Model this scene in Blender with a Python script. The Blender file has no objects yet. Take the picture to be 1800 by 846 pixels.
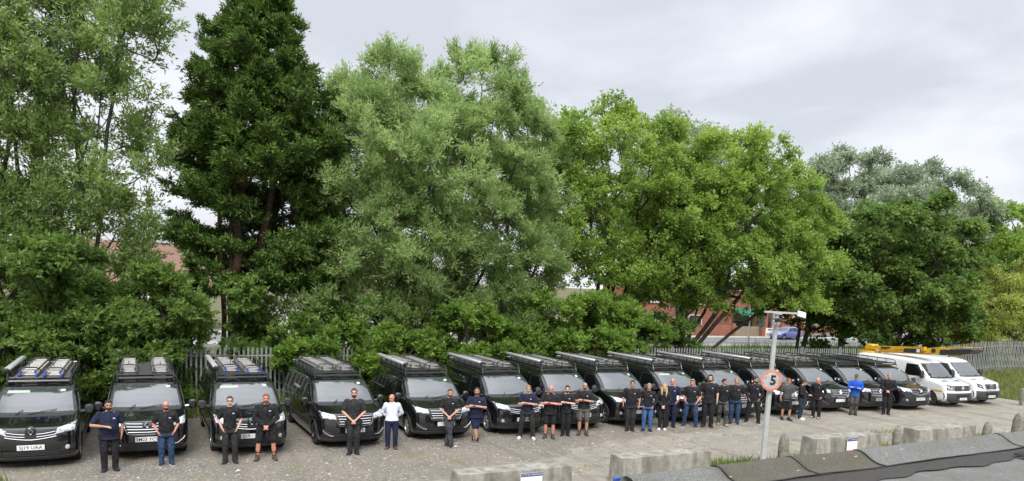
import bpy, bmesh, math, random
import numpy as np
from mathutils import Vector, Matrix, Euler

R = math.radians
SC = bpy.context.scene
COL = SC.collection

# ------------------------------------------------------------------ camera
AL, PITCH, ROLL, CAMH = R(25.893), R(6.944), R(2.512), 4.923
cam_d = bpy.data.cameras.new('camera')
cam_d.sensor_width = 36.0
cam_d.lens = 36.0 * 1304.0 / 1800.0
cam_d.shift_y = (657.3 - 423.0) / 1800.0
cam_d.clip_start = 0.1
cam_d.clip_end = 3000.0
cam = bpy.data.objects.new('camera', cam_d)
COL.objects.link(cam)
_F = Vector((math.sin(AL) * math.cos(PITCH), math.cos(AL) * math.cos(PITCH), -math.sin(PITCH)))
_R = Vector((math.cos(AL), -math.sin(AL), 0))
_U = _R.cross(_F)
_Rr = _R * math.cos(ROLL) + _U * math.sin(ROLL)
_Ur = _U * math.cos(ROLL) - _R * math.sin(ROLL)
_m = Matrix((( _Rr.x, _Ur.x, -_F.x, 0), (_Rr.y, _Ur.y, -_F.y, 0), (_Rr.z, _Ur.z, -_F.z, CAMH), (0, 0, 0, 1)))
cam.matrix_world = _m
SC.camera = cam

# ------------------------------------------------------------------ overcast sky
SUN_EL, SUN_AZ = R(44), R(205)      # azimuth measured from +Y clockwise: high, behind the camera
world = bpy.data.worlds.new('World')
SC.world = world
world.use_nodes = True
nt = world.node_tree
nt.nodes.clear()
N = nt.nodes.new
out = N('ShaderNodeOutputWorld')
mixs = N('ShaderNodeMixShader')
bg1 = N('ShaderNodeBackground'); bg1.inputs['Strength'].default_value = 0.10
sky = N('ShaderNodeTexSky'); sky.sky_type = 'NISHITA'; sky.sun_disc = False
sky.sun_elevation = SUN_EL; sky.sun_rotation = SUN_AZ
nt.links.new(sky.outputs[0], bg1.inputs['Color'])
bg2 = N('ShaderNodeBackground'); bg2.inputs['Strength'].default_value = 1.0
tc = N('ShaderNodeTexCoord')
sep = N('ShaderNodeSeparateXYZ'); nt.links.new(tc.outputs['Generated'], sep.inputs[0])
def wmath(op, a, b=None):
    n = N('ShaderNodeMath'); n.operation = op
    for i, v in enumerate((a, b)):
        if v is None: continue
        if isinstance(v, (int, float)): n.inputs[i].default_value = v
        else: nt.links.new(v, n.inputs[i])
    return n.outputs[0]
zc = wmath('MAXIMUM', sep.outputs[2], 0.0)
den = wmath('ADD', zc, 0.28)
cx_ = wmath('DIVIDE', sep.outputs[0], den); cy_ = wmath('DIVIDE', sep.outputs[1], den)
comb = N('ShaderNodeCombineXYZ'); nt.links.new(cx_, comb.inputs[0]); nt.links.new(cy_, comb.inputs[1])
comb.inputs[2].default_value = 3.7
nz = N('ShaderNodeTexNoise'); nz.inputs['Scale'].default_value = 1.5; nz.inputs['Detail'].default_value = 8
nz.inputs['Roughness'].default_value = 0.5; nz.inputs['Distortion'].default_value = 0.35
nt.links.new(comb.outputs[0], nz.inputs['Vector'])
rmp = N('ShaderNodeValToRGB')
rmp.color_ramp.elements[0].position = 0.40; rmp.color_ramp.elements[0].color = (0.60, 0.62, 0.672, 1)
rmp.color_ramp.elements[1].position = 0.58; rmp.color_ramp.elements[1].color = (0.82, 0.83, 0.88, 1)
nt.links.new(nz.outputs['Fac'], rmp.inputs[0])
# overcast luminance grows steadily from the horizon to the zenith
grow = wmath('ADD', wmath('MULTIPLY', wmath('POWER', zc, 4.0), 1.5), 0.535)
vm = N('ShaderNodeVectorMath'); vm.operation = 'SCALE'
nt.links.new(rmp.outputs[0], vm.inputs[0]); nt.links.new(grow, vm.inputs['Scale'])
nt.links.new(vm.outputs[0], bg2.inputs['Color'])
mixs.inputs[0].default_value = 0.93
nt.links.new(bg1.outputs[0], mixs.inputs[1]); nt.links.new(bg2.outputs[0], mixs.inputs[2])
nt.links.new(mixs.outputs[0], out.inputs[0])

# ------------------------------------------------------------------ soft sun through cloud
sl = bpy.data.lights.new('sun', 'SUN'); sl.energy = 1.5; sl.angle = R(22); sl.color = (1.0, 0.965, 0.91)
sun = bpy.data.objects.new('sun', sl); COL.objects.link(sun)
_d = Vector((math.sin(SUN_AZ) * math.cos(SUN_EL), math.cos(SUN_AZ) * math.cos(SUN_EL), math.sin(SUN_EL)))
sun.rotation_euler = _d.to_track_quat('Z', 'Y').to_euler()

SC.view_settings.view_transform = 'Standard'
SC.view_settings.look = 'None'
SC.view_settings.gamma = 1.0
SC.view_settings.use_curve_mapping = False
SC.view_settings.exposure = 1.12
SC.cycles.max_bounces = 8
SC.cycles.transparent_max_bounces = 8
SC.cycles.use_denoising = True

# ------------------------------------------------------------------ materials
MATS = {}
def mat(name, color=(.5, .5, .5), rough=.6, metal=0., spec=.5, coat=0., noise=None, bump=None, trans=0., coord='Object', emit=None):
    """noise = (scale, colour2, lo, hi); bump = (scale, strength)"""
    if name in MATS: return MATS[name]
    m = bpy.data.materials.new(name); m.use_nodes = True
    t = m.node_tree; b = t.nodes['Principled BSDF']
    b.inputs['Base Color'].default_value = (*color, 1)
    b.inputs['Roughness'].default_value = rough
    b.inputs['Metallic'].default_value = metal
    b.inputs['Specular IOR Level'].default_value = spec
    b.inputs['Coat Weight'].default_value = coat
    b.inputs['Coat Roughness'].default_value = 0.03
    if emit: 
        b.inputs['Emission Color'].default_value = (*emit[0], 1); b.inputs['Emission Strength'].default_value = emit[1]
    co = t.nodes.new('ShaderNodeTexCoord').outputs[coord]
    if noise:
        sc, c2, lo, hi = noise
        nz = t.nodes.new('ShaderNodeTexNoise'); nz.inputs['Scale'].default_value = sc; nz.inputs['Detail'].default_value = 6
        t.links.new(co, nz.inputs['Vector'])
        r = t.nodes.new('ShaderNodeValToRGB')
        r.color_ramp.elements[0].position = lo; r.color_ramp.elements[0].color = (*color, 1)
        r.color_ramp.elements[1].position = hi; r.color_ramp.elements[1].color = (*c2, 1)
        t.links.new(nz.outputs['Fac'], r.inputs[0]); t.links.new(r.outputs[0], b.inputs['Base Color'])
    if bump:
        nz = t.nodes.new('ShaderNodeTexNoise'); nz.inputs['Scale'].default_value = bump[0]; nz.inputs['Detail'].default_value = 5
        t.links.new(co, nz.inputs['Vector'])
        bp = t.nodes.new('ShaderNodeBump'); bp.inputs['Strength'].default_value = bump[1]; bp.inputs['Distance'].default_value = .02
        t.links.new(nz.outputs['Fac'], bp.inputs['Height']); t.links.new(bp.outputs[0], b.inputs['Normal'])
    if trans:
        tr = t.nodes.new('ShaderNodeBsdfTranslucent'); mx = t.nodes.new('ShaderNodeMixShader'); mx.inputs[0].default_value = trans
        src = b.inputs['Base Color'].links[0].from_socket if b.inputs['Base Color'].links else None
        if src: t.links.new(src, tr.inputs['Color'])
        else: tr.inputs['Color'].default_value = (*color, 1)
        o = t.nodes['Material Output']
        t.links.new(b.outputs[0], mx.inputs[1]); t.links.new(tr.outputs[0], mx.inputs[2]); t.links.new(mx.outputs[0], o.inputs[0])
    MATS[name] = m
    return m

def leafmat(name, c1, c2, trans=.32, rough=.5):
    """leaf colour varies from leaf to leaf between c1 and c2 by the face attribute 'tint'"""
    m = bpy.data.materials.new(name); m.use_nodes = True
    t = m.node_tree; b = t.nodes['Principled BSDF']
    at = t.nodes.new('ShaderNodeAttribute'); at.attribute_name = 'tint'
    mx = t.nodes.new('ShaderNodeMix'); mx.data_type = 'RGBA'
    mx.inputs[6].default_value = (*c1, 1); mx.inputs[7].default_value = (*c2, 1)
    t.links.new(at.outputs['Fac'], mx.inputs[0]); t.links.new(mx.outputs[2], b.inputs['Base Color'])
    b.inputs['Roughness'].default_value = rough; b.inputs['Specular IOR Level'].default_value = .35
    if trans:
        tr = t.nodes.new('ShaderNodeBsdfTranslucent'); ms = t.nodes.new('ShaderNodeMixShader'); ms.inputs[0].default_value = trans
        hs = t.nodes.new('ShaderNodeHueSaturation'); hs.inputs['Value'].default_value = 1.75; hs.inputs['Saturation'].default_value = 1.0
        t.links.new(mx.outputs[2], hs.inputs['Color']); t.links.new(hs.outputs[0], tr.inputs['Color'])
        o = t.nodes['Material Output']
        t.links.new(b.outputs[0], ms.inputs[1]); t.links.new(tr.outputs[0], ms.inputs[2]); t.links.new(ms.outputs[0], o.inputs[0])
    return m

M_black = mat('black_paint', (.006, .006, .008), .16, 0, .5, 1.0)
M_white = mat('white_paint', (.74, .75, .76), .3, 0, .5, .6, noise=(1.5, (.66, .665, .66), .45, .75))
M_plastic = mat('black_plastic', (.028, .028, .03), .6, bump=(160, .15))
M_dkgrey = mat('dark_grey_plastic', (.045, .047, .05), .6)
M_rubber = mat('tyre_rubber', (.016, .016, .016), .85, noise=(9, (.05, .045, .04), .5, .85))
M_chrome = mat('chrome', (.78, .79, .80), .14, 1.0)
M_alloy = mat('alloy_rim', (.48, .49, .50), .35, .85)
M_darkrim = mat('dark_alloy_rim', (.05, .05, .055), .3, .7)
M_alu = mat('ladder_aluminium', (.40, .40, .385), .45, .6, noise=(14, (.27, .255, .22), .4, .7))
M_blue_cap = mat('blue_plastic_cap', (.03, .07, .35), .5)
M_plate = mat('plate_white', (.74, .75, .74), .45)
M_ink = mat('black_ink', (.012, .012, .014), .5)
M_lens = mat('headlight_lens', (.62, .65, .68), .1, .35, .8, 1.0, noise=(16, (.16, .17, .19), .5, .62))
M_darklens = mat('headlight_dark', (.03, .032, .036), .12, .2, .6, 1.0)
M_led = mat('daylight_strip', (.9, .92, .95), .25)
M_rackblack = mat('rack_black', (.016, .016, .017), .3, .0)
M_tube = mat('pipe_tube_silver', (.56, .58, .60), .36, .35)
M_yellow = mat('yellow_paint', (.62, .37, .02), .4, 0, .5, .3, noise=(5, (.50, .29, .02), .45, .75))
M_concrete = mat('cast_concrete', (.27, .265, .235), .9, noise=(3.2, (.15, .145, .12), .4, .68), bump=(26, .5))
M_bollard = mat('old_concrete', (.24, .23, .20), .92, noise=(11, (.12, .115, .09), .38, .7), bump=(38, .9))
M_steel = mat('galvanised_steel', (.46, .48, .475), .5, .15, noise=(6, (.36, .38, .375), .35, .7))
M_fence = mat('galvanised_pale', (.32, .33, .32), .6, .15, noise=(3, (.20, .21, .20), .35, .72))
M_bark = mat('bark', (.085, .066, .048), .9, noise=(9, (.03, .024, .018), .35, .7), bump=(16, .8))
M_bark_grey = mat('bark_grey', (.12, .11, .09), .9, noise=(9, (.05, .045, .035), .35, .7), bump=(16, .8))
M_bark_red = mat('bark_conifer', (.14, .085, .055), .9, noise=(9, (.05, .032, .022), .35, .7), bump=(16, .8))

def glassmat(name, tint, f0, rough=.03):
    """toughened glazing over a dark cab: mostly the sky's reflection"""
    m = bpy.data.materials.new(name); m.use_nodes = True
    t = m.node_tree; b = t.nodes['Principled BSDF']
    b.inputs['Base Color'].default_value = (*tint, 1); b.inputs['Roughness'].default_value = rough
    b.inputs['IOR'].default_value = f0; b.inputs['Coat Weight'].default_value = 1.0; b.inputs['Coat Roughness'].default_value = .02
    return m
M_wind = glassmat('windscreen_glass', (.035, .046, .05), 1.85)
M_side = glassmat('side_glass', (.006, .007, .008), 1.5)

# ------------------------------------------------------------------ mesh helpers
class MB:
    """collects shapes; build() links them as ONE mesh object"""
    def __init__(s): s.v = []; s.f = []; s.m = []
    def add(s, vs, fs, mi=0):
        o = len(s.v); s.v += [tuple(v) for v in vs]; s.f += [tuple(i + o for i in f) for f in fs]; s.m += [mi] * len(fs)
    def box(s, c, d, mi=0, rot=None, bev=0.):
        x, y, z = d[0] / 2, d[1] / 2, d[2] / 2
        if bev > 0:
            b = min(bev, x * .9, y * .9, z * .9); vs = []
            for sx in (-1, 1):
                for sy in (-1, 1):
                    for sz in (-1, 1):
                        vs += [(sx * (x - b), sy * (y - b), sz * z), (sx * (x - b), sy * y, sz * (z - b)), (sx * x, sy * (y - b), sz * (z - b))]
            bm = bmesh.new()
            for v in vs: bm.verts.new(v)
            g = bmesh.ops.convex_hull(bm, input=bm.verts)
            bmesh.ops.dissolve_limit(bm, angle_limit=.01, verts=bm.verts, edges=bm.edges)
            bm.verts.index_update()
            vs = [v.co.copy() for v in bm.verts]; fs = [[v.index for v in f.verts] for f in bm.faces]; bm.free()
        else:
            vs = [Vector((sx * x, sy * y, sz * z)) for sx in (-1, 1) for sy in (-1, 1) for sz in (-1, 1)]
            fs = [(0, 1, 3, 2), (4, 6, 7, 5), (0, 4, 5, 1), (2, 3, 7, 6), (0, 2, 6, 4), (1, 5, 7, 3)]
        if rot is not None:
            q = Euler(rot).to_matrix(); vs = [q @ Vector(v) for v in vs]
        s.add([(v[0] + c[0], v[1] + c[1], v[2] + c[2]) for v in vs], fs, mi)
        return s
    def tube(s, pts, r, n=8, mi=0, cap=True, flat=1.):
        pts = [Vector(p) for p in pts]
        rs = r if isinstance(r, (list, tuple)) else [r] * len(pts)
        vs = []; fs = []
        up = None
        for i, p in enumerate(pts):
            d = (pts[min(i + 1, len(pts) - 1)] - pts[max(i - 1, 0)])
            d = d.normalized() if d.length > 1e-9 else Vector((0, 0, 1))
            if up is None:
                up = Vector((0, 0, 1)) if abs(d.z) < .9 else Vector((1, 0, 0))
            a = d.cross(up)
            if a.length < 1e-6: a = d.cross(Vector((0, 1, 0)))
            a.normalize(); b = a.cross(d).normalized(); up = b
            for k in range(n):
                t = 2 * math.pi * k / n
                vs.append(p + a * (math.cos(t) * rs[i]) + b * (math.sin(t) * rs[i] * flat))
        for i in range(len(pts) - 1):
            for k in range(n):
                fs.append((i * n + k, i * n + (k + 1) % n, (i + 1) * n + (k + 1) % n, (i + 1) * n + k))
        if cap:
            fs.append(tuple(range(n - 1, -1, -1))); fs.append(tuple(range((len(pts) - 1) * n, len(pts) * n)))
        s.add(vs, fs, mi); return s
    def lathe(s, prof, n=24, axis='z', c=(0, 0, 0), mi=0, close=False):
        """prof: list of (radius, height along axis)"""
        vs = []; fs = []
        for (r, h) in prof:
            for k in range(n):
                t = 2 * math.pi * k / n; a, b = r * math.cos(t), r * math.sin(t)
                p = (a, b, h) if axis == 'z' else ((h, a, b) if axis == 'x' else (b, h, a))
                vs.append((p[0] + c[0], p[1] + c[1], p[2] + c[2]))
        m = len(prof)
        for i in range(m - 1 + (1 if close else 0)):
            j = (i + 1) % m
            for k in range(n): fs.append((i * n + k, i * n + (k + 1) % n, j * n + (k + 1) % n, j * n + k))
        if not close:
            if prof[0][0] > 1e-5: fs.append(tuple(range(n - 1, -1, -1)))
            if prof[-1][0] > 1e-5: fs.append(tuple(range((m - 1) * n, m * n)))
        s.add(vs, fs, mi); return s
    def ell(s, c, r, nu=14, nv=9, mi=0, keep=None):
        vs = []; fs = []
        for i in range(nv + 1):
            ph = math.pi * i / nv
            for k in range(nu):
                t = 2 * math.pi * k / nu
                vs.append((c[0] + r[0] * math.sin(ph) * math.cos(t), c[1] + r[1] * math.sin(ph) * math.sin(t), c[2] + r[2] * math.cos(ph)))
        for i in range(nv):
            for k in range(nu):
                f = (i * nu + k, (i + 1) * nu + k, (i + 1) * nu + (k + 1) % nu, i * nu + (k + 1) % nu)
                if keep:
                    q = [sum(vs[j][a] for j in f) / 4 - c[a] for a in range(3)]
                    if not keep(q[0] / r[0], q[1] / r[1], q[2] / r[2]): continue
                fs.append(f)
        s.add(vs, fs, mi); return s
    def prism(s, poly, y0, y1, mi=0):
        """polygon in (x, z) extruded along y"""
        n = len(poly)
        vs = [(p[0], y0, p[1]) for p in poly] + [(p[0], y1, p[1]) for p in poly]
        fs = [tuple(range(n)), tuple(range(2 * n - 1, n - 1, -1))] + [(i, (i + 1) % n + 0, (i + 1) % n + n, i + n)[::-1] for i in range(n)]
        s.add(vs, fs, mi); return s
    def mesh(s, name, mats, smooth=True, angle=40, fix=True):
        me = bpy.data.meshes.new(name)
        me.from_pydata([tuple(v) for v in s.v], [], s.f)
        if not isinstance(mats, (list, tuple)): mats = [mats]
        for m in mats: me.materials.append(m)
        if len(mats) > 1: me.polygons.foreach_set('material_index', s.m)
        if fix:
            bm = bmesh.new(); bm.from_mesh(me)
            bmesh.ops.remove_doubles(bm, verts=bm.verts, dist=1e-6)
            bmesh.ops.recalc_face_normals(bm, faces=bm.faces)
            bm.to_mesh(me); bm.free()
        if smooth:
            me.polygons.foreach_set('use_smooth', [True] * len(me.polygons))
            me.set_sharp_from_angle(angle=R(angle))
        me.update()
        return me
    def build(s, name, mats, parent=None, smooth=True, angle=40, loc=None, fix=True):
        return link(name, s.mesh(name, mats, smooth, angle, fix), parent, loc)

def link(name, data, parent=None, loc=None, rot=None):
    o = bpy.data.objects.new(name, data); COL.objects.link(o)
    if parent is not None: o.parent = parent
    if loc is not None: o.location = loc
    if rot is not None: o.rotation_euler = rot
    return o
def tag(o, label=None, cat=None, group=None, kind=None):
    if label: o['label'] = label
    if cat: o['category'] = cat
    if group: o['group'] = group
    if kind: o['kind'] = kind
    return o
def thing(name, label, cat, loc=(0, 0, 0), rz=0., group=None):
    o = bpy.data.objects.new(name, None); COL.objects.link(o)
    o.empty_display_size = .2
    o.location = loc; o.rotation_euler = (0, 0, rz)
    return tag(o, label, cat, group)
KIDS = {}
def copy_tree(o, parent=None):
    c = o.copy(); COL.objects.link(c); c.parent = parent
    for ch in KIDS_OF(o): copy_tree(ch, c)
    return c
def KIDS_OF(o): return [x for x in o.children]
FONT_CACHE = {}
def text_mesh(body, size, matl, name='lettering', align='CENTER', bold=0.):
    """flat lettering as a mesh in the xz plane facing -y"""
    key = (body, size, matl.name, align, bold)
    if key in FONT_CACHE: return FONT_CACHE[key]
    cu = bpy.data.curves.new('t', 'FONT'); cu.body = body; cu.size = size; cu.align_x = align; cu.align_y = 'CENTER'
    cu.resolution_u = 2; cu.offset = bold
    ob = bpy.data.objects.new('t', cu); COL.objects.link(ob)
    dg = bpy.context.evaluated_depsgraph_get()
    me = bpy.data.meshes.new_from_object(ob.evaluated_get(dg)); me.name = name
    bpy.data.objects.remove(ob); bpy.data.curves.remove(cu)
    me.transform(Matrix.Rotation(R(90), 4, 'X'))
    me.materials.clear(); me.materials.append(matl)
    FONT_CACHE[key] = me
    return me
def np_mesh(name, V, F, mats, mi=None, tint=None, smooth=False):
    """mesh from numpy arrays; F is (n, k) with k constant"""
    me = bpy.data.meshes.new(name)
    n, k = F.shape
    me.vertices.add(len(V)); me.vertices.foreach_set('co', np.ascontiguousarray(V, np.float32).ravel())
    me.loops.add(n * k); me.loops.foreach_set('vertex_index', np.ascontiguousarray(F, np.int32).ravel())
    me.polygons.add(n); me.polygons.foreach_set('loop_start', np.arange(0, n * k, k, dtype=np.int32))
    if smooth: me.polygons.foreach_set('use_smooth', np.ones(n, bool))
    for m in (mats if isinstance(mats, (list, tuple)) else [mats]): me.materials.append(m)
    if mi is not None: me.polygons.foreach_set('material_index', np.ascontiguousarray(mi, np.int32))
    me.update(calc_edges=True)
    if tint is not None:
        a = me.attributes.new('tint', 'FLOAT', 'FACE'); a.data.foreach_set('value', np.ascontiguousarray(tint, np.float32))
    return me
# ================================================================== the setting
def sstep(a, b, x):
    t = np.clip((x - a) / (b - a), 0, 1); return t * t * (3 - 2 * t)
def terrain(u, n):
    u = np.asarray(u, float); n = np.asarray(n, float)
    bank = sstep(26.4, 27.9, n) * (.38 + .5 * sstep(38, 47, u)) * (1 - sstep(31, 44, n))
    side = sstep(40.6, 46.5, u) * .75 * sstep(14, 21, n) * (1 - sstep(34, 46, n))
    return np.maximum(bank, side) + .0 * u
def ground_sheet():
    us = np.unique(np.concatenate([np.linspace(-900, -60, 12), np.linspace(-60, 90, 151), np.linspace(90, 1200, 14)]))
    ns = np.unique(np.concatenate([np.linspace(-300, -20, 8), np.linspace(-20, 20, 14), np.linspace(20, 36, 65), np.linspace(36, 90, 28), np.linspace(90, 1500, 14)]))
    U, Nn = np.meshgrid(us, ns)
    rng = np.random.default_rng(4)
    Z = terrain(U, Nn)
    inlot = (U < 40.4) & (Nn < 26.3)
    Z = np.where(inlot, -.012, Z + np.where(Nn < 50, rng.normal(0, .025, Z.shape), 0) * (terrain(U, Nn) > .02) - .012)
    V = np.stack([U.ravel(), Nn.ravel(), Z.ravel()], 1)
    a, b = len(ns), len(us)
    idx = np.arange(a * b).reshape(a, b)
    F = np.stack([idx[:-1, :-1].ravel(), idx[:-1, 1:].ravel(), idx[1:, 1:].ravel(), idx[1:, :-1].ravel()], 1)
    m = mat('verge_soil', (.075, .085, .028), .95, noise=(.35, (.16, .125, .07), .42, .66), bump=(6, .5))
    o = link('ground', np_mesh('ground', V, F, m, smooth=True)); tag(o, kind='structure')
ground_sheet()

def yard_material():
    m = bpy.data.materials.new('gravel_yard'); m.use_nodes = True
    t = m.node_tree; b = t.nodes['Principled BSDF']; L = t.links.new; A = t.nodes.new
    co = A('ShaderNodeTexCoord').outputs['Object']
    def noise(sc, det=5, rough=.55, dist=0.):
        n = A('ShaderNodeTexNoise'); n.inputs['Scale'].default_value = sc; n.inputs['Detail'].default_value = det
        n.inputs['Roughness'].default_value = rough; n.inputs['Distortion'].default_value = dist; L(co, n.inputs['Vector']); return n.outputs['Fac']
    def ramp(src, p0, c0, p1, c1):
        r = A('ShaderNodeValToRGB'); e = r.color_ramp.elements
        e[0].position = p0; e[0].color = (*c0, 1); e[1].position = p1; e[1].color = (*c1, 1); L(src, r.inputs[0]); return r.outputs[0]
    def mix(f, a, c, mode='MIX'):
        x = A('ShaderNodeMix'); x.data_type = 'RGBA'; x.blend_type = mode
        if isinstance(f, float): x.inputs[0].default_value = f
        else: L(f, x.inputs[0])
        L(a, x.inputs[6]) if not isinstance(a, tuple) else setattr(x.inputs[6], 'default_value', (*a, 1))
        L(c, x.inputs[7]) if not isinstance(c, tuple) else setattr(x.inputs[7], 'default_value', (*c, 1))
        return x.outputs[2]
    def math_(op, a, c=0.):
        x = A('ShaderNodeMath'); x.operation = op
        for i, v in enumerate((a, c)):
            if isinstance(v, (int, float)): x.inputs[i].default_value = v
            else: L(v, x.inputs[i])
        return x.outputs[0]
    def band(src, lo, hi):
        x = A('ShaderNodeMapRange'); x.inputs['From Min'].default_value = lo; x.inputs['From Max'].default_value = hi; L(src, x.inputs['Value']); return x.outputs[0]
    sep = A('ShaderNodeSeparateXYZ'); L(co, sep.inputs[0]); X, Y = sep.outputs[0], sep.outputs[1]
    # loose stones: every cell its own grey
    vo = A('ShaderNodeTexVoronoi'); vo.inputs['Scale'].default_value = 34; L(co, vo.inputs['Vector'])
    hv = A('ShaderNodeSeparateColor'); L(vo.outputs['Color'], hv.inputs[0])
    stone = ramp(hv.outputs[0], .0, (.095, .086, .073), 1., (.29, .265, .225))
    e = None
    vo2 = A('ShaderNodeTexVoronoi'); vo2.inputs['Scale'].default_value = 24; L(co, vo2.inputs['Vector'])
    hv2 = A('ShaderNodeSeparateColor'); L(vo2.outputs['Color'], hv2.inputs[0])
    pale = ramp(hv2.outputs[1], .9, (0, 0, 0), .97, (1, 1, 1))
    stone = mix(math_('MULTIPLY', pale, .5), stone, (.52, .50, .46))
    big = noise(.28, 6, .6, .4); mid = noise(1.3, 6, .6); fine = noise(11, 4)
    soil = ramp(mid, .35, (.205, .178, .138), .68, (.30, .265, .215))
    col = mix(ramp(big, .42, (.12, .12, .12), .62, (.62, .62, .62)), stone, soil)
    # smoother worn tarmac and concrete towards the far right and along the front
    wob = math_('MULTIPLY', math_('SUBTRACT', noise(.5, 5, .6), .5), 5.0)
    edge = math_('ADD', math_('SUBTRACT', math_('MULTIPLY', X, .30), math_('MULTIPLY', Y, 1.0)), wob)   # grows to the right and to the front
    fine_hit = band(edge, -15.6, -15.2)
    right = band(math_('ADD', X, wob), 22.0, 25.5)
    tar = ramp(noise(2.2, 7, .65), .34, (.245, .222, .182), .66, (.355, .325, .27))
    tar = mix(.22, tar, stone)
    tar = mix(ramp(noise(.55, 6, .6, .8), .50, (0, 0, 0), .62, (.5, .5, .5)), tar, (.20, .19, .175))
    worn = math_('MAXIMUM', math_('MULTIPLY', fine_hit, .9), right)
    col = mix(worn, col, tar)
    # tyre tracks leaving the bays: long soft streaks across the yard
    mpt = A('ShaderNodeMapping'); mpt.inputs['Scale'].default_value = (2.6, .22, 1); mpt.inputs['Rotation'].default_value = (0, 0, .35); L(co, mpt.inputs[0])
    nt_ = A('ShaderNodeTexNoise'); nt_.inputs['Scale'].default_value = .55; nt_.inputs['Detail'].default_value = 4; nt_.inputs['Distortion'].default_value = .6; L(mpt.outputs[0], nt_.inputs['Vector'])
    col = mix(ramp(nt_.outputs['Fac'], .54, (0, 0, 0), .66, (.5, .5, .5)), col, (.155, .145, .125))
    # moss and weed films
    ms = ramp(noise(.75, 7, .68, .5), .55, (0, 0, 0), .68, (1, 1, 1))
    col = mix(math_('MULTIPLY', ms, .5), col, (.17, .16, .055))
    # oil and damp under the parking row
    oil = ramp(noise(.8, 4, .6), .56, (0, 0, 0), .70, (.55, .55, .55))
    col = mix(math_('MULTIPLY', oil, .55), col, (.09, .085, .075))
    L(col, b.inputs['Base Color']); b.inputs['Roughness'].default_value = .93; b.inputs['Specular IOR Level'].default_value = .25
    bp = A('ShaderNodeBump'); bp.inputs['Strength'].default_value = .9; bp.inputs['Distance'].default_value = .03
    hmix = math_('ADD', math_('MULTIPLY', hv.outputs[0], math_('SUBTRACT', 1.0, math_('MULTIPLY', worn, .75))), math_('MULTIPLY', fine, .6))
    L(hmix, bp.inputs['Height']); L(bp.outputs[0], b.inputs['Normal'])
    return m
def yard():
    rng = np.random.default_rng(2)
    pts = [(-70, -25)]
    for u in np.arange(-70, 38.5, 1.1): pts.append((u, 26.75 + rng.normal(0, .17)))
    for n in np.arange(26.2, 11, -1.0): pts.append((40.4 + rng.normal(0, .22) + .15 * (26 - n) * .1, n))
    pts += [(60, 9), (60, -25)]
    bot = pts[:1]; bm = bmesh.new()
    vs = [bm.verts.new((p[0], p[1], 0)) for p in [(-70, -25)] + pts[1:]]
    bm.faces.new(vs); bmesh.ops.triangulate(bm, faces=bm.faces); bmesh.ops.recalc_face_normals(bm, faces=bm.faces)
    for f in bm.faces:
        if f.normal.z < 0: f.normal_flip()
    me = bpy.data.meshes.new('yard_pavement'); bm.to_mesh(me); bm.free(); me.materials.append(yard_material())
    o = link('yard_pavement', me); tag(o, kind='structure')
yard()

# loose stones lying on the yard (nobody could count them)
def stones():
    rng = np.random.default_rng(8); n = 9000
    u = rng.uniform(-9, 34, n); y = 14.5 + (rng.beta(1.2, 1.6, n)) * 11.5
    keep = rng.random(n) < np.clip(1.05 - (u - 6) / 26, .12, 1); u, y = u[keep], y[keep]; n = len(u)
    s = rng.gamma(3.0, .006, n) + .008
    base = np.array([(1, 0, .25), (0, 1, .2), (-1, 0, .25), (0, -1, .2), (0, 0, .75), (0, 0, -.3)], float)
    V = base[None] * (s[:, None, None] * rng.uniform(.7, 1.3, (n, 6, 3)))
    a = rng.uniform(0, 6.28, n); c, sn = np.cos(a)[:, None], np.sin(a)[:, None]
    V = np.stack([V[..., 0] * c - V[..., 1] * sn + u[:, None], V[..., 0] * sn + V[..., 1] * c + y[:, None], V[..., 2] + .001], 2)
    f = np.array([(0, 1, 4), (1, 2, 4), (2, 3, 4), (3, 0, 4)])
    F = (f[None] + (np.arange(n) * 6)[:, None, None]).reshape(-1, 3)
    o = link('gravel', np_mesh('gravel', V.reshape(-1, 3), F, leafmat('loose_stone', (.16, .15, .135), (.48, .46, .42), 0, .9), tint=np.repeat(rng.random(n) ** 1.6, 4)))
    tag(o, 'loose pale gravel chippings scattered over the yard', 'gravel', kind='stuff')
stones()

# ---------------------------------------------------------------- far road and pavement
def far_road():
    m = mat('far_asphalt', (.15, .15, .152), .9, noise=(.6, (.20, .198, .195), .35, .7))
    MB().box((60, 58.1, .02), (420, 7.4, .06)).build('road', m, smooth=False)['kind'] = 'structure'
    mk = mat('far_slab', (.36, .355, .34), .9, noise=(1.5, (.29, .285, .27), .35, .7))
    MB().box((60, 53.2, .06), (420, 2.2, .16)).build('pavement', mk, smooth=False)['kind'] = 'structure'
    MB().box((60, 63.1, .06), (420, 2.4, .16)).build('pavement', mk, smooth=False)['kind'] = 'structure'
    ln = mat('road_paint', (.62, .62, .60), .8)
    for i in range(14):
        MB().box((30 + i * 6, 58.0, .055), (3.4, .12, .006)).build('road_line', ln, smooth=False)['kind'] = 'structure'
    fc = MB().box((92, 71, .03), (30, 13, .05)).build('forecourt_pavement', m, smooth=False); fc['kind'] = 'structure'
far_road()

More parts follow.
